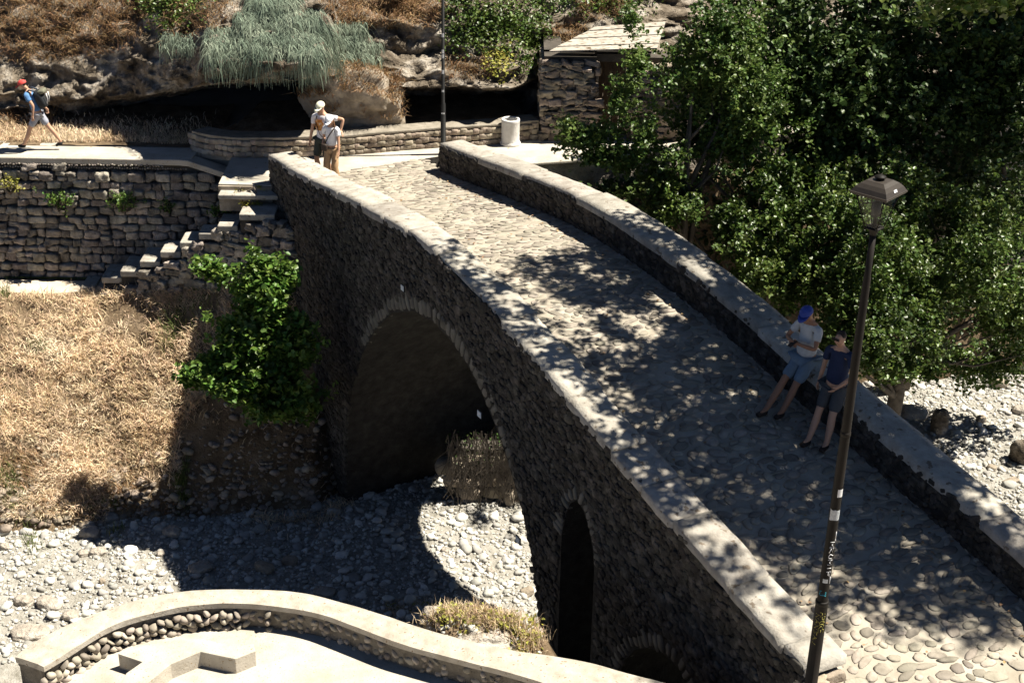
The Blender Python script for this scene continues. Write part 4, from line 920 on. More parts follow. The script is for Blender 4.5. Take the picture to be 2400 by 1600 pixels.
# ---- tree crowns
TG = 'trees beyond the right parapet'
tree('light open tree with thin foliage in front of the stone shed', (3.4, 27.2, .3),
 [B(1640,260,27.9,1.0,.9,1.0,480), B(1540,330,27.7,.7,.6,.6,240), B(1500,120,28.2,.35,.4,.9,128), B(1490,40,28.2,.25,.3,.4,48), B(1590,110,28.4,.5,.5,.7,128), B(1700,80,28.4,.8,.7,.8,320),
  B(1390,310,27.9,.55,.35,.28,80), B(1345,335,27.9,.35,.3,.2,41), B(1450,230,27.9,.4,.4,.5,70), B(1460,390,27.8,.6,.4,.5,144), B(1400,370,27.8,.35,.3,.25,48), B(1560,450,27.6,.8,.6,.4,224), B(1740,230,27.9,.9,.8,1.1,480), B(1335,290,28.0,.25,.2,.2,25)],
 .09, M['leafl'], (.06, .10), 15, .15, group=TG, nlimb=3)
tree('dense dark green tree right behind the middle of the right parapet', (5.6, 26.8, .2),
 [B(1700,420,27.8,1.0,.9,.8,330), B(1680,540,27.0,.75,.6,.5,200), B(1800,520,27.2,1.0,.9,1.0,420), B(1800,650,26.3,.8,.7,.5,240), B(1900,640,26.3,.9,.8,.9,380), B(1860,370,28.2,1.0,.9,1.1,340), B(1930,780,25.8,.6,.6,.5,170), B(1590,480,28.0,.5,.5,.3,90), B(1620,400,27.6,.7,.6,.6,190), B(1560,500,27.4,.4,.4,.2,60), B(1750,300,28.2,.8,.7,.8,240), B(1650,340,28.4,.6,.5,.7,180), B(1640,460,27.0,.6,.5,.4,220), B(1700,500,26.8,.6,.5,.5,220), B(1560,430,27.6,.5,.5,.4,120), B(1690,230,28.8,1.7,.6,1.5,620), B(1650,470,26.2,.45,.45,.35,230), B(1700,540,25.9,.4,.4,.3,160)],
 .16, M['leaf'], (.06, .105), 16, .16, group=TG, nlimb=4)
tree('broad tree with sunlit leaf clusters behind the near lamp post', (8.0, 27.8, .1),
 [B(2040,600,25.8,1.0,1.0,.9,360), B(2030,760,25.0,.9,.8,.7,300), B(2160,700,25.9,1.1,.9,.9,400), B(2270,620,26.6,1.1,1.0,1.0,370), B(2200,800,26.2,.9,.7,.5,230), B(2330,740,27,.9,.8,.7,240), B(2100,460,27.4,1.2,1.0,1.0,330), B(2280,450,27.8,1.3,1.0,1.1,330), B(2090,850,25.6,.6,.5,.3,110), B(2430,560,27.4,1,1,1.6,250), B(1990,500,26.6,.9,.8,.9,260), B(2010,830,25.1,.6,.5,.35,170), B(2160,870,27,.9,.6,.35,200), B(2300,850,28,.9,.6,.4,200), B(2410,760,27.6,1,.9,.9,330), B(1960,880,24.6,.4,.4,.25,70), B(2120,620,27,2.4,.6,1.7,900), B(1850,480,27.6,1.3,.5,1.2,400)],
 .2, M['leaf'], (.06, .105), 16, .17, group=TG, nlimb=5)
tree('tall shaded tree filling the upper right behind the lamp head', (9.2, 31.5, 0),
 [B(1960,250,28.8,1.5,1.0,1.6,900), B(2150,200,28.8,1.7,1.0,1.8,1000), B(2350,220,29,1.6,1.0,2.0,1000), B(1870,150,29.4,1.0,.8,1.4,420), B(2000,40,30.5,1.6,1.2,1.4,420), B(2250,10,30.5,1.8,1.2,1.6,460), B(1850,60,31,1.0,.9,1.2,220), B(2480,100,30,1.4,1.4,2.6,300), B(1800,-60,31,1.4,1,1,180), B(2050,450,30,2,1,1.3,420), B(2300,480,30.3,2,1,1.5,420), B(2450,700,29.5,1.2,1,1.4,220), (14.0,30.2,16,3.2,3.4,2.0,1500), (11.6,30.6,13.6,2.2,2.4,1.2,900)],  # last two blobs: unseen off-frame crown added to shade the leaves in view
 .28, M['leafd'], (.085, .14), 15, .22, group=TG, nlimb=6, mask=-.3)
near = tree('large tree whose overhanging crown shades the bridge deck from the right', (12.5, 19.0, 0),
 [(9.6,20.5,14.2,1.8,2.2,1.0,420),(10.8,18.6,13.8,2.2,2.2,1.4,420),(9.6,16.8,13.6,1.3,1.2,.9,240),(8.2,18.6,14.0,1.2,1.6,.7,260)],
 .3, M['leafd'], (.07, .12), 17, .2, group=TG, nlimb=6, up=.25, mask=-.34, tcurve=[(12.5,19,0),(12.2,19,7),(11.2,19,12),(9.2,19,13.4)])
_sv = np.array([math.cos(math.radians(SUN_EL))*math.cos(math.radians(SUN_AZ)), math.cos(math.radians(SUN_EL))*math.sin(math.radians(SUN_AZ)), math.sin(math.radians(SUN_EL))]); _sv /= _sv[2]
g = Geo(); K = 0; Cc = []
while K < 5000:
    s, t = rng.uniform(7.2, 19.0), rng.uniform(-.9, 6.3); e_ = .42*max(0, t-.8)
    D = np.interp(s, [7.2, 8.0, 9.2, 14.0+e_, 15.2+e_, 16.4+e_, 16.9+e_], [.14, .5, 1, 1, .62, .34, .0])*np.interp(t, [-.9, .2, 1.2, 4.4], [.25, .8, 1, 1])
    if t > 4.5 and s < 10.2: D = 0
    n_ = .7*mnoise.noise(Vector((s*.9, t*.9, 3.3)))+.75*mnoise.noise(Vector((s*2.4, t*2.4, 7.7)))
    D *= np.clip((.66 if t < 3.2 else 1.0)+n_*1.6, .03, 1)
    if rng.random() > D: continue
    h = rng.uniform(6.2, 7.4)+1.3*max(0, s-13); p = bst(s, t, deckz(s))+_sv*h; Cc.append(p); K += 1
Cc = np.array(Cc); n_ = len(Cc); ax = rng.normal(0, 1, (n_, 3)); ax /= np.linalg.norm(ax, axis=1)[:, None]; tt = rng.uniform(-1, 1, (n_, 15, 1)); P = (Cc[:, None]+ax[:, None]*tt*.2+rng.normal(0, .05, (n_, 15, 3))).reshape(-1, 3)
leaves(g, P, rng.uniform(.07, .11, len(P)), .35); g.build('crown', M['leaf'], near)
g = Geo()
for q in Cc[rng.permutation(n_)[:44]]:
    a = np.array([9.0, 19, 13.2])+rng.normal(0, .5, 3); m_ = (a+q)/2+rng.normal(0, .25, 3); V, F = sweep([a, m_, q], [.035, .022, .007], 5); g.add(V, F)
g.build('limbs', M['bark'], near)
g = Geo(); n = 260; s = rng.uniform(1, 20, n); t = np.where(rng.random(n) < .6, rng.uniform(3.2, 3.75, n), rng.uniform(.7, 3.7, n)); P = np.array([bst(q, r_, deckz(q)+.035) for q, r_ in zip(s, t)])
leaves(g, P, rng.uniform(.035, .07, n), 2.5); tag(g.build('fallen_leaves', M['orangeg']), 'dry fallen leaves scattered on the bridge deck along the right parapet', 'leaves', kind='stuff')
# ============================================================ LAMP POSTS
lb = onz(1874, 1790, 5.1); lt = ony(2047, 545, lb[1]+.05)
lamp = empty('street_lamp', lb, 'near brown lamp post covered in graffiti and stickers beside the end of the bridge', 'street lamp', 'lamp posts')
ax_ = unit(lt-lb); LH = np.linalg.norm(lt-lb)
def lp(h, r=0, a=0):
    u = unit(np.cross(ax_, [0, 1, 0])); v = np.cross(ax_, u); return lb+ax_*h+r*(u*math.cos(a)+v*math.sin(a))
def hpx(y):
    lo_, hi_ = 0, LH
    for _ in range(40):
        m_ = (lo_+hi_)/2
        if px(lp(m_))[1] > y: lo_ = m_
        else: hi_ = m_
    return lo_
HJ = hpx(1408)
V, F = sweep([lp(0), lp(.06), lp(.061), lp(HJ-.02), lp(HJ), lp(HJ+.03), lp((HJ+LH)*.5), lp(LH-.45), lp(LH-.43), lp(LH)], [.12, .12, .072, .066, .066, .055, .048, .036, .031, .03], 20)
g = Geo(); g.add(V, F); g.build('pole', M['post'], lamp)
V, F = sweep([lp(HJ-.03), lp(HJ-.01), lp(HJ+.01), lp(HJ+.02)], [.066, .071, .071, .058], 20); g = Geo(); g.add(V, F); g.build('collar', M['post'], lamp)
hm = hpx(1015); V, F = sweep([lp(hm-.03), lp(hm-.02), lp(hm+.02), lp(hm+.03)], [.044, .053, .053, .042], 18); g = Geo(); g.add(V, F); g.build('collar', M['post'], lamp)
HC = math.atan2(-(CC[1]-lb[1]), 1)
def toward():   # angle on the pole that faces the camera
    best = min(np.linspace(0, 6.28, 73), key=lambda a: np.linalg.norm(lp(3, .1, a)-CC)); return best
A0 = toward(); _t = px(lp(3, .05, A0+.7))[0]-px(lp(3, .05, A0))[0]; SG = 1 if _t > 0 else -1
def wrap(name, y0, y1, f0, f1, r, m, n=6, rag=0):
    """patch on the pole between picture heights y0..y1 (bottom,top) and facing fractions f0..f1 (-1 left, 1 right)"""
    h0, h1 = hpx(y0), hpx(y1); V = []; a0, a1 = math.asin(max(-.98, f0)), math.asin(min(.98, f1))
    for j in range(n+1):
        for i in range(n+1):
            a = a0+(a1-a0)*i/n; V.append(lp(h0+(h1-h0)*j/n+rag*rng.normal(), r+abs(rag)*rng.random()*.6, A0+SG*a))
    g = Geo(); g.add(V, [(j*(n+1)+i, j*(n+1)+i+1, (j+1)*(n+1)+i+1, (j+1)*(n+1)+i) for j in range(n) for i in range(n)]); o = g.build(name, m, lamp, smooth=False); return o
def rad_at(y): return float(np.interp(hpx(y), [0, HJ, HJ+.03, (HJ+LH)*.5, LH-.45], [.072, .066, .055, .048, .036]))
o = wrap('sticker', 1159, 1141, .1, .95, rad_at(1150)+.003, M['sticker']); o['label'] = 'white rectangular sticker'
o = wrap('tape', 1213, 1189, -.75, .9, rad_at(1200)+.004, M['graywhite'], rag=.003); o['label'] = 'torn transparent tape'
STROKES = {'M': [[(0,0),(0,1),(.5,.4),(1,1),(1,0)]], 'R': [[(0,0),(0,1),(.8,.8),(.1,.5),(1,0)]], 'O': [[(.5,0),(0,.4),(.3,1),(.9,.8),(.9,.2),(.5,0)]], 'I': [[(.5,0),(.5,1)]], 'P': [[(0,0),(0,1),(.9,.8),(.7,.5),(0,.45)]], 'A': [[(0,0),(.5,1),(1,0)],[(.2,.4),(.8,.4)]], 'E': [[(1,0),(0,0),(0,1),(1,1)],[(0,.5),(.8,.5)]], 'N': [[(0,0),(.1,1),(.8,0),(1,1)]], 'U': [[(0,1),(.1,.1),(.8,.05),(1,1)]], 'S': [[(0,0),(.8,.2),(.2,.7),(1,1)]], 'J': [[(0,.3),(.4,0),(.8,1)]]}
def graffiti(word, y0, y1, f0, f1, m, name, w=.0035, slant=.0):
    h0, h1 = hpx(y0), hpx(y1); n = len(word); g = Geo(); r = rad_at((y0+y1)/2)+.002
    for k, ch in enumerate(word):
        for st_ in STROKES[ch]:
            pts = []
            for (a, b) in st_:     # text runs down the pole, glyph tops to the right
                v = (k+.1+.8*a)/n; f = f0+(f1-f0)*b+slant*v; pts.append(lp(h1+(h0-h1)*v, r, A0+SG*math.asin(max(-.99, min(.99, f)))))
            V, F = sweep(pts, w, 5); g.add(V, F)
    o = g.build(name, m, lamp); o['label'] = 'hand-drawn tag in '+name.split('_')[0]+' paint'; return o
WHT = flat('white_marker', (.75, .75, .75)); YEL = flat('yellow_marker', (.42, .38, .10)); CYN = flat('cyan_marker', (.04, .32, .42))
graffiti('MROMIP', 1345, 1262, .05, .75, WHT, 'white_graffiti', .004)
for y0, y1 in ((1256,1240),(1262,1258),(1361,1345)):
    g = Geo(); V, F = sweep([lp(hpx(y0), rad_at(y0)+.002, A0+SG*1.0), lp(hpx(y1), rad_at(y1)+.002, A0+SG*1.0)], .004, 5); g.add(V, F); g.build('white_graffiti_line', WHT, lamp)
graffiti('APORE', 1475, 1425, 0, .75, YEL, 'yellow_graffiti', .0028); graffiti('NANSAJ', 1505, 1430, -.65, -.1, YEL, 'yellow_graffiti', .0025)
graffiti('JMS', 1390, 1378, -.7, .5, CYN, 'cyan_graffiti', .004); 
o = wrap('sticker', 1359, 1350, -.4, .5, rad_at(1355)+.003, M['graywhite']); o['label'] = 'small torn bluish sticker'
# lantern: tapering glass cage and hipped roof
zc = px(lt)[1]; hb = 0.0; LANT = lt
up_ = np.array([0, 0, 1.0]); rot = math.radians(-42)
def sq(hw, h, k, rr=rot): a = rr+math.pi/4+k*math.pi/2; return LANT+np.array([math.cos(a)*hw*1.414, math.sin(a)*hw*1.414, h])
hr = .40
V, F = sweep([LANT-[0, 0, .02], LANT+[0, 0, .03], LANT+[0, 0, .05], LANT+[0, 0, .06]], [.032, .05, .075, .06], 12); g = Geo(); g.add(V, F); g.build('lantern_base', M['post'], lamp)
g = Geo()
for k in range(4):
    V, F = sweep([sq(.062, .05, k), sq(.145, hr, k)], .006, 5); g.add(V, F)
    V, F = sweep([sq(.145, hr, k), sq(.145, hr, k+1)], .011, 5); g.add(V, F); V, F = sweep([sq(.062, .05, k), sq(.062, .05, k+1)], .009, 5); g.add(V, F)
g.build('lantern_frame', M['post'], lamp)
gm = bpy.data.materials.new('lantern_glass'); gm.use_nodes = True; _n = gm.node_tree; _n.nodes.remove(_n.nodes['Principled BSDF']); _t = _n.nodes.new('ShaderNodeBsdfTransparent'); _t.inputs[0].default_value = (.93, .94, .94, 1); _g = _n.nodes.new('ShaderNodeBsdfGlossy'); _g.inputs['Roughness'].default_value = .06; _m = _n.nodes.new('ShaderNodeMixShader'); _m.inputs[0].default_value = .02; _n.links.new(_t.outputs[0], _m.inputs[1]); _n.links.new(_g.outputs[0], _m.inputs[2]); _n.links.new(_m.outputs[0], _n.nodes['Material Output'].inputs[0])
for k in range(4):
    g = Geo(); g.add([sq(.058, .06, k), sq(.058, .06, k+1), sq(.138, hr-.01, k+1), sq(.138, hr-.01, k)], [(0, 1, 2, 3)]); g.build('glass_pane', gm, lamp, smooth=False)
g = Geo(); V, F = sweep([LANT+[0, 0, .06], LANT+[0, 0, .16], LANT+[0, 0, .17], LANT+[0, 0, .30]], [.02, .02, .045, .04], 12); g.add(V, F); g.build('lamp_bulb', flat('bulb_holder', (.03, .03, .03), .5), lamp)
g = Geo(); prof = [(.18, hr-.012), (.19, hr), (.19, hr+.014), (.184, hr+.016), (.160, hr+.055), (.128, hr+.088), (.095, hr+.108), (.088, hr+.114), (.04, hr+.118)]
V = [sq(w, h, k) for w, h in prof for k in range(4)]; F = [(4*i+k, 4*i+(k+1) % 4, 4*i+4+(k+1) % 4, 4*i+4+k) for i in range(len(prof)-1) for k in range(4)]+[tuple(4*(len(prof)-1)+k for k in range(4)), (3, 2, 1, 0)]
g.add(V, F); rf = g.build('lantern_roof', flat('lantern_bronze', (.042, .035, .029), .42), lamp, smooth=False)
V, F = sweep([LANT+[0, 0, hr+.115], LANT+[0, 0, hr+.135], LANT+[0, 0, hr+.14], LANT+[0, 0, hr+.15], LANT+[0, 0, hr+.165]], [.035, .035, .055, .05, .015], 14); g = Geo(); g.add(V, F); g.build('finial', M['post'], lamp)
# little white sticker on the sunny roof face
fc = max(range(4), key=lambda k: px((sq(.17, hr+.08, k)+sq(.17, hr+.08, k+1))/2)[0]-.8*px((sq(.17, hr+.08, k)+sq(.17, hr+.08, k+1))/2)[1]*-1 if False else np.dot(((sq(.17, hr, k)+sq(.17, hr, k+1))/2-LANT-[0, 0, hr])[:2], [.75, -.66]))
a, b2, c2, d2 = sq(.185, hr+.018, fc), sq(.185, hr+.018, fc+1), sq(.1605, hr+.057, fc+1), sq(.1605, hr+.057, fc)
def bl(u, v): return (a*(1-u)+b2*u)*(1-v)+(d2*(1-u)+c2*u)*v
nn_ = unit(np.cross(b2-a, d2-a)); nn_ = nn_ if nn_[2] > 0 else -nn_
g = Geo(); g.add([bl(.40, .5)+nn_*.004, bl(.56, .5)+nn_*.004, bl(.56, 1.05)+nn_*.006, bl(.40, 1.05)+nn_*.006], [(0, 1, 2, 3)]); g.build('sticker', M['sticker'], rf, smooth=False)
# far lamp post
fb = np.array([-1.57, 31.25, PZ]); lamp2 = empty('street_lamp', fb, 'thin black lamp post with white stickers at the far right end of the bridge', 'street lamp', 'lamp posts')
ft = fb+np.array([.02, 0, 4.6])
def f2(h, r=0, a=0): return fb+(ft-fb)*(h/4.6)+np.array([r*math.sin(a), -r*math.cos(a), 0])
V, F = sweep([f2(0), f2(.05), f2(.051), f2(1.15), f2(1.16), f2(4.3)], [.1, .1, .058, .055, .038, .03], 14); g = Geo(); g.add(V, F); g.build('pole', M['postblack'], lamp2)
g = Geo(); V, F = sweep([f2(4.3), f2(4.35), f2(4.7), f2(4.72), f2(4.85)], [.03, .06, .14, .2, .04], 4); g.add(V, F); g.build('lantern', M['postblack'], lamp2)
for (yy, hh_) in [(82,.05),(121,.05),(131,.05),(168,.05),(213,.03),(264,.02)]:
    h = min(np.linspace(0, 4.2, 420), key=lambda q: abs(px(f2(q))[1]-yy)); r = .057 if h < 1.15 else .038; V = []
    for j in range(2):
        for i in range(5): V.append(f2(h-hh_/1.2+2*hh_/1.2*j, r+.002, -.7+.32*i))
    g = Geo(); g.add(V, [(i, i+1, i+6, i+5) for i in range(4)]); g.build('sticker', M['sticker'], lamp2, smooth=False)
# ============================================================ BIN
bc = onz(1196, 338, PZ); bn = empty('litter_bin', bc, 'white cylindrical stone litter bin on the pavement by the seat wall', 'litter bin')
def lathe(prof, c, seg=40):
    V = [c+np.array([r*math.cos(2*math.pi*k/seg), r*math.sin(2*math.pi*k/seg), z]) for r, z in prof for k in range(seg)]
    return V, [(i*seg+k, i*seg+(k+1) % seg, (i+1)*seg+(k+1) % seg, (i+1)*seg+k) for i in range(len(prof)-1) for k in range(seg)]
g = Geo(); V, F = lathe([(0,.0),(.225,0),(.232,.02),(.228,.05),(.208,.075),(.203,.10),(.203,.52),(.206,.53),(.206,.575),(.2,.59),(.16,.59),(.155,.57),(.155,.25),(0,.25)], bc); g.add(V, F); g.build('bin_body', M['white'], bn)
g = Geo(); V, F = lathe([(.154,.56),(.154,.585),(.15,.585),(.148,.56)], bc); g.add(V, F); g.build('inner_rim', flat('bin_rim_metal', (.35, .35, .34), .5), bn)
# ============================================================ SHED
sh = empty('stone_shed', (1.6, 32.6, PZ), 'small rubble stone shed with a pale board roof and dark doorway, half hidden by leaves', 'shed')
def sxz(x, y, Y): p = ony(x, y, Y); return p[0], p[2]
SY = 32.45; xl, _ = sxz(1272, 300, SY); xd0, _ = sxz(1393, 300, SY); xd1, _ = sxz(1470, 300, SY); xr = xd1+3.2; zr = sxz(1300, 128, SY)[1]
g = Geo(); g.box(((xl+xd0)/2, SY+.3, (PZ+zr)/2-.05), ((xd0-xl)/2, .28, (zr-PZ)/2)); g.box(((xd1+xr)/2, SY+.3, (PZ+zr)/2-.05), ((xr-xd1)/2, .26, (zr-PZ)/2)); g.box(((xd0+xd1)/2, SY+.3, zr-.08), ((xd1-xd0)/2, .25, .08)); g.box((xl+.2, SY+1.4, (PZ+zr)/2), (.2, 1.0, (zr-PZ)/2-.05))
g.build('wall_core', M['wallmortar'], sh, smooth=False)
g = Geo(); stones_on(g, (0, SY), (1, 0), (0, -1), xl, xd0, lambda s: PZ-.05, lambda s: zr-.12, (.09, .2), (.14, .36), .13, temps=STONE_HI, jit=.035); g.build('stone_facing', M['rubble'], sh); g = Geo(); stones_on(g, (0, SY), (1, 0), (0, -1), xd1, xr, lambda s: PZ-.05, lambda s: zr-.1, (.09, .2), (.14, .36), .11, temps=STONE_HI, jit=.03)
g.build('stone_facing', M['rubble'], sh); g = Geo(); stones_on(g, (xd0, SY), (0, 1), (1, 0), 0, .5, lambda s: PZ-.05, lambda s: zr-.15, (.1, .2), (.14, .3), .06, temps=STONE); g.build('stone_facing', M['rubble'], sh); g = Geo(); stones_on(g, (xl, SY), (0, 1), (-1, 0), 0, 1.8, lambda s: PZ-.05, lambda s: zr-.15, (.1, .2), (.14, .3), .08, temps=STONE)
g.build('stone_facing', M['rubble'], sh)
g = Geo()
for k in range(4): w = (xd1-xd0)/4; g.box((xd0+w*(k+.5), SY+.42, PZ+.9), (w*.5-.006, .025, .95))
g.build('door', M['wood'], sh, smooth=False)
p0 = ony(1287, 120, SY-.25); p1 = ony(1540, 113, SY-.25); q0 = ony(1395, 64, SY+1.55); q1 = ony(1560, 52, SY+1.6); p0b = ony(1302, 103, SY+.15)
g = Geo(); n = 6
L_a = np.array([p0, p0b, q0]); 
for k in range(n):
    u0, u1 = k/n+.006, (k+1)/n-.006
    def le(u): return p0*(1-u)+q0*u if u > .25 else p0*(1-u)+q0*u
    a, b, c, d = le(u0), p1*(1-u0)+q1*u0, p1*(1-u1)+q1*u1, le(u1); th = np.array([0, 0, -.03]); lift = np.array([0, 0, .012*(k % 2)])
    g.add([a+lift, b+lift, c+lift, d+lift, a+lift+th, b+lift+th, c+lift+th, d+lift+th], [(0,1,2,3),(4,7,6,5),(0,4,5,1),(1,5,6,2),(2,6,7,3),(3,7,4,0)])
g.build('roof', M['roofsheet'], sh, smooth=False)
# second shed roof and pale panel further right
a, b, c, d = ony(1630,52,33.2), ony(1690,76,32.7), ony(1745,36,33.6), ony(1672,18,34.4); rs = empty('board_roof', a, 'weathered plank lean-to roof half hidden behind the leaves right of the shed', 'roof')
g = Geo()
for k in range(5):
    u0, u1 = k/5+.01, (k+1)/5-.01; q = [a*(1-u0)+b*u0, a*(1-u1)+b*u1, d*(1-u1)+c*u1, d*(1-u0)+c*u0]; g.add(q+[x-[0, 0, .04] for x in q], [(0,1,2,3),(4,7,6,5),(0,4,5,1),(1,5,6,2),(2,6,7,3),(3,7,4,0)])
g.build('planks', M['woodpale'], rs, smooth=False); g = Geo()
for q in (a, b, c, d): V, F = sweep([q-[0, 0, .03], [q[0], q[1], PZ]], .04, 6); g.add(V, F)
g.build('posts', M['wood'], rs)
# ============================================================ PEOPLE
def skin_obj(name, verts, edges, radii, m, parent, sub=2, root=0):
    me = bpy.data.meshes.new(name); me.from_pydata([tuple(v) for v in verts], edges, []); o = bpy.data.objects.new(name, me); COL.objects.link(o)
    md = o.modifiers.new('skin', 'SKIN'); md.use_smooth_shade = True; md.branch_smoothing = .3
    if len(me.skin_vertices) == 0:
        bpy.context.view_layer.objects.active = o; bpy.ops.mesh.customdata_skin_add()
    sv = me.skin_vertices[0].data
    for i, r in enumerate(radii): sv[i].radius = (r if hasattr(r, '__len__') else (r, r))
    sv[root].use_root = True
    s = o.modifiers.new('sub', 'SUBSURF'); s.levels = sub; s.render_levels = sub
    dg = bpy.context.evaluated_depsgraph_get(); nm = bpy.data.meshes.new_from_object(o.evaluated_get(dg)); o.modifiers.clear(); o.data = nm; bpy.data.meshes.remove(me)
    nm.name = name; nm.materials.clear(); nm.materials.append(m)
    for p in nm.polygons: p.use_smooth = True
    if name in ('shirt', 'shorts', 'trousers'):
        co_ = [(v.co.copy(), v.normal.copy()) for v in nm.vertices]
        for v, (q, n_) in zip(nm.vertices, co_):
            f_ = mnoise.noise(Vector((q[0]*9, q[1]*9, q[2]*(5 if name != 'shirt' else 13))))+.5*mnoise.noise(Vector((q[0]*22, q[1]*22, q[2]*14))); v.co = q+n_*(.011*f_)
    a = nm.attributes.new('rnd', 'FLOAT', 'POINT')
    if parent is not None: o.parent = parent
    return o
SKIN = flat('skin', (.50, .29, .19), .55, var=.06); SKINT = flat('tanned_skin', (.33, .17, .10), .55, var=.06); HAIRM = flat('dark_hair', (.03, .02, .015), .6)
def v3(*a): return np.array(a, float)
def limb_mid(a, b, L1_, L2_, hint):
    d = b-a; D_ = np.linalg.norm(d); D_ = min(D_, (L1_+L2_)*.999); u = unit(d); x = (L1_**2-L2_**2+D_**2)/(2*D_); h = math.sqrt(max(0, L1_**2-x**2)); hv = hint-u*(hint@u); return a+u*x+unit(hv)*h
def person(label, loc, yaw, sc, P, C, group='people'):
    """P: pelvis, chest, head offsets and hand/foot targets in a local frame (x right, y forward, z up, metres at 1.75 m)"""
    root = empty('person', loc, label, 'person', group); root.rotation_euler = (0, 0, yaw); root.scale = (sc, sc, sc)
    pel = v3(*P.get('pelvis', (0, 0, .93))); chest = v3(*P.get('chest', (0, .0, 1.30))); neck = v3(*P.get('neck', (0, .01, 1.47))); head = v3(*P.get('head', (0, .04, 1.62))); face = unit(v3(*P.get('face', (0, 1, -.1))))
    fat = P.get('fat', 1.0); fem = P.get('fem', 0)
    rt = unit(np.cross(face, [0, 0, 1])); hu = np.cross(rt, face)
    V = []; E = []; R = []
    def add(p, r, par=None):
        V.append(np.array(p)); R.append(r); 
        if par is not None: E.append((par, len(V)-1))
        return len(V)-1
    i0 = add(pel, (.135*fat, .105*fat)); i1 = add(pel*.6+chest*.4+v3(0, .015*(fat-1)*8, 0), (.125*fat, .10*fat), i0); i2 = add(chest, (.15, .105*(.5+.5*fat)), i1); i3 = add(neck-v3(0, 0, .035), (.075, .06), i2); i4 = add(neck+v3(0, 0, .03), (.05, .052), i3)
    hb_ = add(head-hu*.055+face*.012, (.062, .072), i4); hm_ = add(head+hu*.01, (.074, .092), hb_); ht_ = add(head+hu*.085-face*.01, (.055, .07), hm_)
    nose = add(head-hu*.015+face*.108, (.012, .016), hm_)
    for s in (-1, 1): add(head+rt*s*.079-hu*.01-face*.01, (.012, .022), hm_)
    shw = .185-.02*fem; ud = unit(P.get('shdir', (1, 0, 0)))
    arms = {}
    for s, k in ((-1, 'L'), (1, 'R')):
        sh_ = neck+ud*s*shw+v3(0, 0, -.085); hand = v3(*P.get('hand'+k, (s*.27, .03, .83))); el = limb_mid(sh_, hand, .29, .26, v3(*P.get('elh'+k, (s*.25, -1, -.15))))
        hand = el+unit(hand-el)*.25
        a = add(sh_, (.052, .055), i3); b = add(sh_*.5+el*.5, .043, a); c = add(el, .037, b); c2 = add(el*.5+hand*.5, .034, c); w = add(hand, (.023, .027), c2)
        fd = unit(v3(*P['fing'+k])) if 'fing'+k in P else unit(hand-el); sd = unit(np.cross(fd, unit(v3(*P.get('palm'+k, (-s, 0, 0))))));  pm = np.cross(sd, fd)
        pa = add(hand+fd*.05, (.032, .017), w)
        for j, (o_, ln) in enumerate(((-.027, .066), (-.010, .076), (.009, .072), (.026, .058))):
            b0 = add(hand+fd*.085+sd*o_, .0095, pa); b1 = add(hand+fd*(.085+ln*.5)+sd*o_*1.1+pm*.008*(1+j*.3), .0088, b0); add(hand+fd*(.085+ln*.85)+sd*o_*1.1+pm*(.028+.004*j), .0075, b1)
        t0 = add(hand+fd*.035-sd*.036+pm*.008, .011, w); add(hand+fd*.075-sd*.052+pm*.022, .0095, t0)
        arms[k] = (sh_, el, hand)
    legs = {}
    for s, k in ((-1, 'L'), (1, 'R')):
        hip = pel+v3(s*.09, 0, -.04); ank = v3(*P.get('foot'+k, (s*.1, 0, .08))); kn = limb_mid(hip, ank, .43, .42, v3(*P.get('knh'+k, (s*.05, 1, 0)))); 
        a = add(hip, .088*(.5+.5*fat), i0); b = add(hip*.5+kn*.5, .072*(.6+.4*fat), a); c = add(kn, .057, b); c2 = add(kn*.62+ank*.38+v3(0, -.015, 0), .061, c); d = add(ank, .041, c2); legs[k] = (hip, kn, ank)
        td = unit(v3(*P.get('toe'+k, (s*.12, 1, -.05)))); add(ank+td*.12+v3(0, 0, -.045), (.035, .022), d)
    body = skin_obj('body', V, E, R, C.get('skin', SKIN), root)
    # shirt
    V = []; E = []; R = []
    hem = P.get('hem', -.06)
    j0 = add(pel+v3(0, 0, hem), (.165*fat, .135*fat)); j1 = add(pel*.6+chest*.4+v3(0, .015*(fat-1)*8, 0), (.148*fat, .122*fat), j0); j2 = add(chest, (.172, .128*(.5+.5*fat)), j1); j3 = add(neck-v3(0, 0, .06), (.10, .082), j2); add(neck-v3(0, 0, .012), (.064, .062), j3)
    for k in 'LR':
        sh_, el, hand = arms[k]; a = add(sh_, (.072, .075), j3); add(sh_*.35+el*.65, .064, a)
    shirt = skin_obj('shirt', V, E, R, C['shirt'], root)
    # shorts or trousers
    V = []; E = []; R = []; e0 = P.get('leglen', .9)
    j0 = add(pel+v3(0, 0, .03), (.152*fat, .122*fat))
    for s, k in ((-1, 'L'), (1, 'R')):
        hip, kn, ank = legs[k]; a = add(hip-v3(0, 0, .02), .108*(.5+.5*fat), j0)
        if e0 <= 1: add(hip*(1-e0)+kn*e0, .086*(.6+.4*fat), a)
        else: b = add(kn, .088, a); add(kn*(2-e0)+ank*(e0-1), P.get('cuff', .085), b)
    skin_obj('trousers' if e0 > 1 else 'shorts', V, E, R, C['legs'], root)
    for s, k in ((-1, 'L'), (1, 'R')):
        ank = legs[k][2]; td = unit(v3(*P.get('toe'+k, (s*.12, 1, -.05)))); V = []; E = []; R = []
        a = add(ank-td*.045+v3(0, 0, -.035), (.052, .05)); b = add(ank+td*.05+v3(0, 0, -.04), (.054, .044), a); add(ank+td*.16+v3(0, 0, -.045), (.052, .034), b); skin_obj('shoe', V, E, R, C.get('shoe', HAIRM), root, sub=2)
    # hair
    V = []; E = []; R = []
    a = add(head+hu*.082+face*.012, (.078, .085)); b = add(head+hu*.04-face*.04, (.085, .078), a); c = add(head-hu*.045-face*.055, (.062, .045), b)
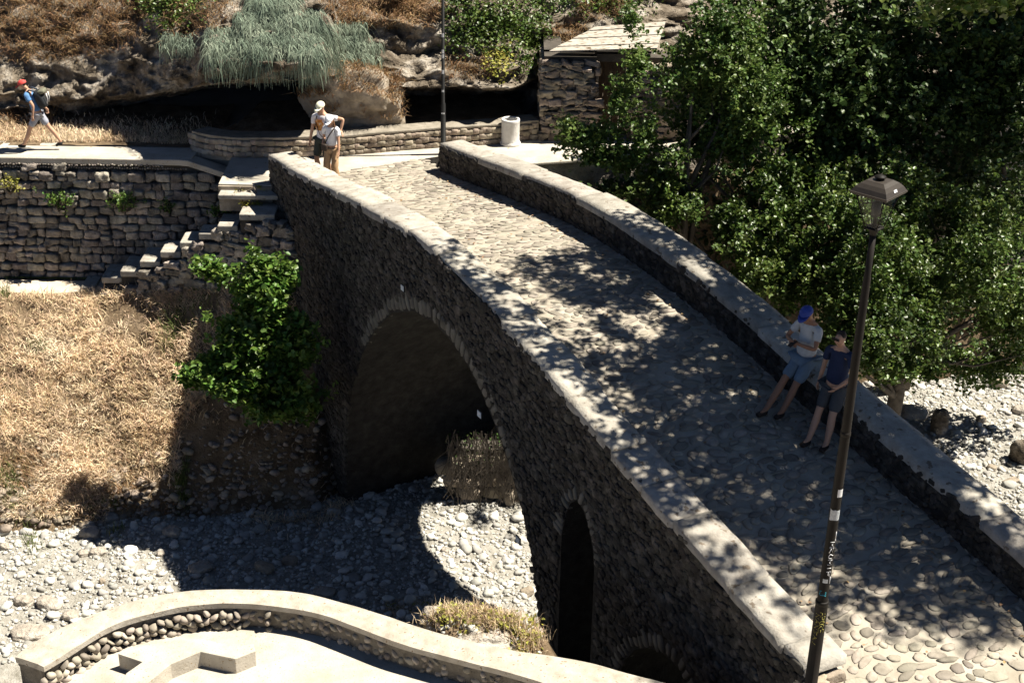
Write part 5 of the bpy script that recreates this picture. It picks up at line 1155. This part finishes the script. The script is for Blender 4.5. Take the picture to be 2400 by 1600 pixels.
    if fem:
        for s in (-1, 1): d = add(head-hu*.02-face*.03+rt*s*.07, .028, b); e = add(head-hu*.13+rt*s*.085+face*.0, .026, d); add(head-hu*.24+rt*s*.08+face*.03, .016, e)
        d = add(head-hu*.16-face*.07, (.06, .03), c); add(head-hu*.25-face*.07, (.04, .02), d)
    skin_obj('hair', V, E, R, C.get('hair', HAIRM), root)
    if 'cap' in C:
        g = Geo(); seg = 20; V2 = []; F2 = []
        for i in range(7):
            th = i/6*math.pi/2*1.08
            for k in range(seg):
                a = 2*math.pi*k/seg; V2.append(head+hu*(.035+.09*math.cos(th))+(rt*math.cos(a)*.094+face*math.sin(a)*.112)*math.sin(min(th, 1.62)))
        F2 = [(i*seg+k, i*seg+(k+1) % seg, (i+1)*seg+(k+1) % seg, (i+1)*seg+k) for i in range(6) for k in range(seg)]
        for j in range(2):
            pass
        n0 = len(V2); bi = P.get('brim', .085)
        for i in range(9):
            a = math.pi/2+(-1.05+2.1*i/8); base_ = head+hu*.028+(rt*math.cos(a)*.096+face*math.sin(a)*.113); tip = base_+face*bi*math.cos((i-4)/4*1.25)-hu*.028*math.cos((i-4)/4*1.2)
            V2 += [base_+hu*.004, tip+hu*.004, tip-hu*.004, base_-hu*.006]
        for i in range(8):
            for k in range(4): F2.append((n0+4*i+k, n0+4*i+(k+1) % 4, n0+4*i+4+(k+1) % 4, n0+4*i+4+k))
        g.add(V2, F2); o = g.build('cap', C['cap'], None); o.parent = root
    if P.get('glasses'):
        g = Geo()
        for s in (-1, 1): g.box(head+rt*s*.034+face*.096+hu*.03, (.027, .006, .017), [rt, face, hu])
        g.box(head+face*.10+hu*.036, (.012, .004, .004), [rt, face, hu]); o = g.build('sunglasses', HAIRM, None, smooth=False); o.parent = root
    return root, dict(pel=pel, chest=chest, neck=neck, head=head, face=face, rt=rt, hu=hu, arms=arms, legs=legs)
def part_of(root, name, g, m, smooth=True): o = g.build(name, m, None, smooth=smooth); o.parent = root; return o
# walking man with the red cap and backpack
w0 = onz(100, 352, PZ)
pw, I = person('man in a red cap, blue T-shirt and grey shorts walking left along the upper path', (w0[0], w0[1]-.02, PZ+.085), math.radians(92), .885,
 dict(pelvis=(0, 0, .90), chest=(0, .10, 1.27), neck=(0, .17, 1.44), head=(0, .27, 1.57), face=(.06, 1, -.42), handR=(-.0+.26, -.22, .80), handL=(-.25, .05, .86), elhR=(.1, -1, 0), footL=(-.08, .40, .085), footR=(.08, -.46, .11), knhL=(0, 1, .1), knhR=(0, 1, -.1), toeL=(0, 1, .02), toeR=(0, 1, -.45), leglen=.88, hem=-.02, fingR=(.0, -.3, -1)),
 dict(shirt=flat('blue_shirt', (.10, .22, .42), .85), legs=flat('grey_shorts', (.30, .31, .36), .85), cap=flat('red_cap', (.62, .07, .06), .7), shoe=flat('black_sandal', (.012, .012, .012), .7)), 'people')
bk = empty('backpack', tuple(np.array(w0)+[.2, 0, 1.1]), 'dark backpack with pale straps worn by the walking man', 'backpack')
# backpack is modelled in the man's frame
Mw = pw.matrix_basis
def toW(root, p): return np.array(Matrix.LocRotScale(root.location, root.rotation_euler, root.scale) @ Vector(p))
def bag(root, c, h, ax, name, m, parent, k=4, amp=.06):
    v, f = rbox(5, k); ax = np.array(ax); V = [toW(root, c+(q*(1+amp*nz(q, 1.5, 2)))*h@ax) for q in v]; g = Geo(); g.add(V, [f]); return g.build(name, m, parent)
fwd = unit(v3(0, .32, -1)); up2 = unit(v3(0, .32, .95)); bx = v3(1, 0, 0); by = np.cross(up2, bx)
bag(pw, v3(0, -.12, 1.22), v3(.15, .11, .23), [bx, by, up2], 'bag_body', flat('black_nylon', (.02, .022, .025), .7), bk)
bag(pw, v3(0, -.17, 1.41), v3(.14, .10, .055), [bx, by, up2], 'bag_lid', flat('olive_nylon', (.16, .155, .11), .7), bk)
g = Geo()
for s in (-1, 1):
    V, F = sweep([toW(pw, v3(s*.11, -.03, 1.43)), toW(pw, v3(s*.12, .10, 1.47)), toW(pw, v3(s*.125, .22, 1.36)), toW(pw, v3(s*.13, .20, 1.2)), toW(pw, v3(s*.14, .02, 1.08))], .02, 6); g.add(V, F)
g.build('shoulder_strap', flat('strap_navy', (.03, .04, .06), .7), bk); g = Geo()
for s in (-1, 1): V, F = sweep([toW(pw, v3(s*.08, -.29, 1.38)), toW(pw, v3(s*.08, -.31, 1.25)), toW(pw, v3(s*.08, -.28, 1.12))], .012, 5); g.add(V, F); g.build('pale_strap', M['sticker'], bk); g = Geo()
V, F = sweep([toW(pw, v3(.155, -.1, 1.40)), toW(pw, v3(.16, -.14, 1.22))], .016, 5); g.add(V, F); g.build('pale_strap', M['sticker'], bk)
# couple on the bridge
mh = ony(752, 262, 28.95); 
def yaw_to(dx, dy): return math.atan2(-dx, dy)
cz = float(deckz(.4)); mp_ = ony(752, 300, 29.25)
s_m = 1.0
mloc = (ony(755, 262, 29.35)[0], 29.35, cz+.02)
pm, I = person('tall man in a pale cap and white T-shirt with orange print beside the woman', mloc, math.radians(158), .965,
 dict(head=(.0, .06, 1.61), face=(.15, 1, -.35), handR=(.27, .1, .84), handL=(-.42, -.0, 1.12), elhL=(-1, -.3, 0), fingL=(-.6, .3, -.5), footR=(.1, .05, .08), footL=(-.09, -.1, .08), glasses=True, leglen=.95, hem=-.13),
 dict(shirt=flat('white_shirt', (.72, .70, .72), .85), legs=flat('dark_green_shorts', (.06, .065, .05), .85), cap=flat('cream_cap', (.66, .65, .50), .75), hair=flat('light_hair', (.3, .17, .08), .7)))
g = Geo()
V = []; pr = 0
for j in range(9):
    for i in range(9):
        x = -.095+.19*i/8; z = 1.12+.24*j/8; yy = .145-.9*x*x*2; V.append(v3(x, yy+.012, z))
F = [(j*9+i, j*9+i+1, j*9+i+10, j*9+i+9) for j in range(8) for i in range(8) if not ((i, j) in ((0, 7), (7, 7), (0, 6), (7, 0)))]
g.add(V, F); part_of(pm, 'shirt_print', g, mat('orange_print', [(.10, .05, .03), (.5, .17, .03), (.6, .3, .1), (.7, .6, .5)], 22, .8, 0))
g = Geo(); V, F = sweep([v3(.09, .09, 1.40), v3(.07, .165, 1.25), v3(-.03, .19, 1.05), v3(-.12, .17, .95)], .009, 5); g.add(V, F); V, F = sweep([v3(.09, .09, 1.40), v3(.08, -.02, 1.45), v3(.03, -.13, 1.3)], .009, 5); g.add(V, F); part_of(pm, 'bag_strap', g, HAIRM)
wz = cz
wloc = (ony(776, 300, 29.0)[0], 29.0, cz+.03)
pwm, I = person('woman in a white visor cap, white top and loose brown trousers standing against the man', wloc, math.radians(165), .86,
 dict(head=(0, .07, 1.60), face=(.2, 1, -.45), handL=(-.22, .14, .80), handR=(.2, .1, .95), fem=1, leglen=1.92, cuff=.10, hem=.02, fat=1.0, elhL=(-.5, -1, 0)),
 dict(shirt=flat('white_top', (.76, .75, .77), .85), legs=flat('brown_trousers', (.42, .27, .15), .85), cap=flat('white_visor', (.75, .76, .80), .75), hair=flat('brown_hair', (.16, .08, .04), .6), shoe=flat('tan_shoe', (.4, .3, .2), .7)))
cb = empty('camera_bag', toW(pwm, (.06, .24, .98)), 'small black camera bag hanging at the woman\'s waist on a cross-body strap', 'bag')
bag(pwm, v3(.10, .22, .98), v3(.075, .05, .085), np.eye(3), 'bag_body', HAIRM, cb)
g = Geo(); V, F = sweep([toW(pwm, v3(.09, .20, 1.05)), toW(pwm, v3(.02, .17, 1.22)), toW(pwm, v3(-.10, .13, 1.40)), toW(pwm, v3(-.13, .0, 1.46)), toW(pwm, v3(-.05, -.13, 1.3)), toW(pwm, v3(.12, -.10, 1.05)), toW(pwm, v3(.13, .12, 1.0))], .012, 6); g.add(V, F); g.build('strap', HAIRM, cb)
# two men leaning on the right parapet
ya = yaw_to(-BN[0], -BN[1])
sA = 12.62; pA = bst(sA+.05, 3.78, deckz(sA)+.02)
pa_, I = person('man in blue cap, white T-shirt and light blue shorts leaning on the parapet', tuple(pA), ya+.15, 1.0,
 dict(pelvis=(0, .04, .86), chest=(0, .0, 1.22), neck=(0, .03, 1.40), head=(0, .12, 1.54), face=(-.1, 1, -.6), handL=(-.05, .30, 1.12), handR=(.07, .28, 1.10), elhL=(-1, -.3, -.4), elhR=(1, -.3, -.4), fingL=(.8, .5, .1), fingR=(-.8, .5, .1), footL=(-.06, .50, .08), footR=(.12, .66, .08), leglen=.98, fat=1.14, hem=-.05, brim=.075),
 dict(shirt=flat('white_vneck', (.50, .51, .50), .85), legs=flat('light_blue_shorts', (.14, .20, .26), .85), cap=flat('blue_cap', (.03, .06, .30), .6), skin=SKINT))
ph = empty('phone', toW(pa_, (0, .34, 1.12)), 'dark phone in the hands of the man in the blue cap', 'phone'); g = Geo(); c = toW(pa_, (.0, .36, 1.13)); g.box(c, (.037, .005, .07), [[BD[0], BD[1], 0], unit([-BN[0]*.5, -BN[1]*.5, .86]), unit([-BN[0]*.86, -BN[1]*.86, -.5])]); g.build('phone_body', HAIRM, ph, smooth=False)
sB = 13.42; pB = bst(sB, 3.70, deckz(sB)+.02)
pb_, I = person('man in navy T-shirt and dark shorts leaning on the parapet behind the near lamp post', tuple(pB), ya+.3, 1.0,
 dict(pelvis=(0, .04, .90), chest=(0, .0, 1.27), neck=(0, .02, 1.45), head=(0, .08, 1.60), face=(.1, 1, -.15), handL=(-.16, .26, .95), handR=(.28, .05, .82), elhL=(-1, -.2, 0), footL=(-.15, .36, .08), footR=(.10, .44, .08), leglen=.95, fat=1.12, hem=-.05, glasses=True),
 dict(shirt=flat('navy_shirt', (.02, .03, .07), .85), legs=flat('charcoal_shorts', (.06, .065, .07), .85), skin=SKIN))
# ============================================================ LIGHT, SKY, CAMERA
w = bpy.data.worlds.new('World'); scene.world = w; w.use_nodes = True; nt = w.node_tree
sky = nt.nodes.new('ShaderNodeTexSky'); sky.sky_type = 'NISHITA'; sky.sun_disc = False; sky.sun_elevation = math.radians(SUN_EL); sky.sun_rotation = math.radians(90-SUN_AZ); sky.dust_density = 0; sky.air_density = .3; sky.ozone_density = .2
nt.links.new(sky.outputs[0], nt.nodes['Background'].inputs[0]); nt.nodes['Background'].inputs[1].default_value = .05
sl = bpy.data.lights.new('sun', 'SUN'); sl.energy = 5; sl.angle = math.radians(.53); sl.color = (1, .94, .82); so = bpy.data.objects.new('sun', sl); COL.objects.link(so)
sd = Vector((math.cos(math.radians(SUN_EL))*math.cos(math.radians(SUN_AZ)), math.cos(math.radians(SUN_EL))*math.sin(math.radians(SUN_AZ)), math.sin(math.radians(SUN_EL))))
so.rotation_euler = sd.to_track_quat('Z', 'Y').to_euler(); so.location = (20, 10, 40)
cam = bpy.data.cameras.new('camera'); co = bpy.data.objects.new('camera', cam); COL.objects.link(co); scene.camera = co
cam.sensor_width = 36; cam.lens = 3500/2400*36; cam.clip_end = 2000
Mx = Matrix([[CR[0], -CD[0], -CF[0], CC[0]], [CR[1], -CD[1], -CF[1], CC[1]], [CR[2], -CD[2], -CF[2], CC[2]], [0, 0, 0, 1]]); co.matrix_world = Mx
scene.view_settings.view_transform = 'Standard'; scene.view_settings.look = 'None'; scene.view_settings.exposure = 1.25; scene.view_settings.gamma = 1
scene.cycles.max_bounces = 6; scene.cycles.diffuse_bounces = 1; scene.cycles.transparent_max_bounces = 8; scene.cycles.use_denoising = True
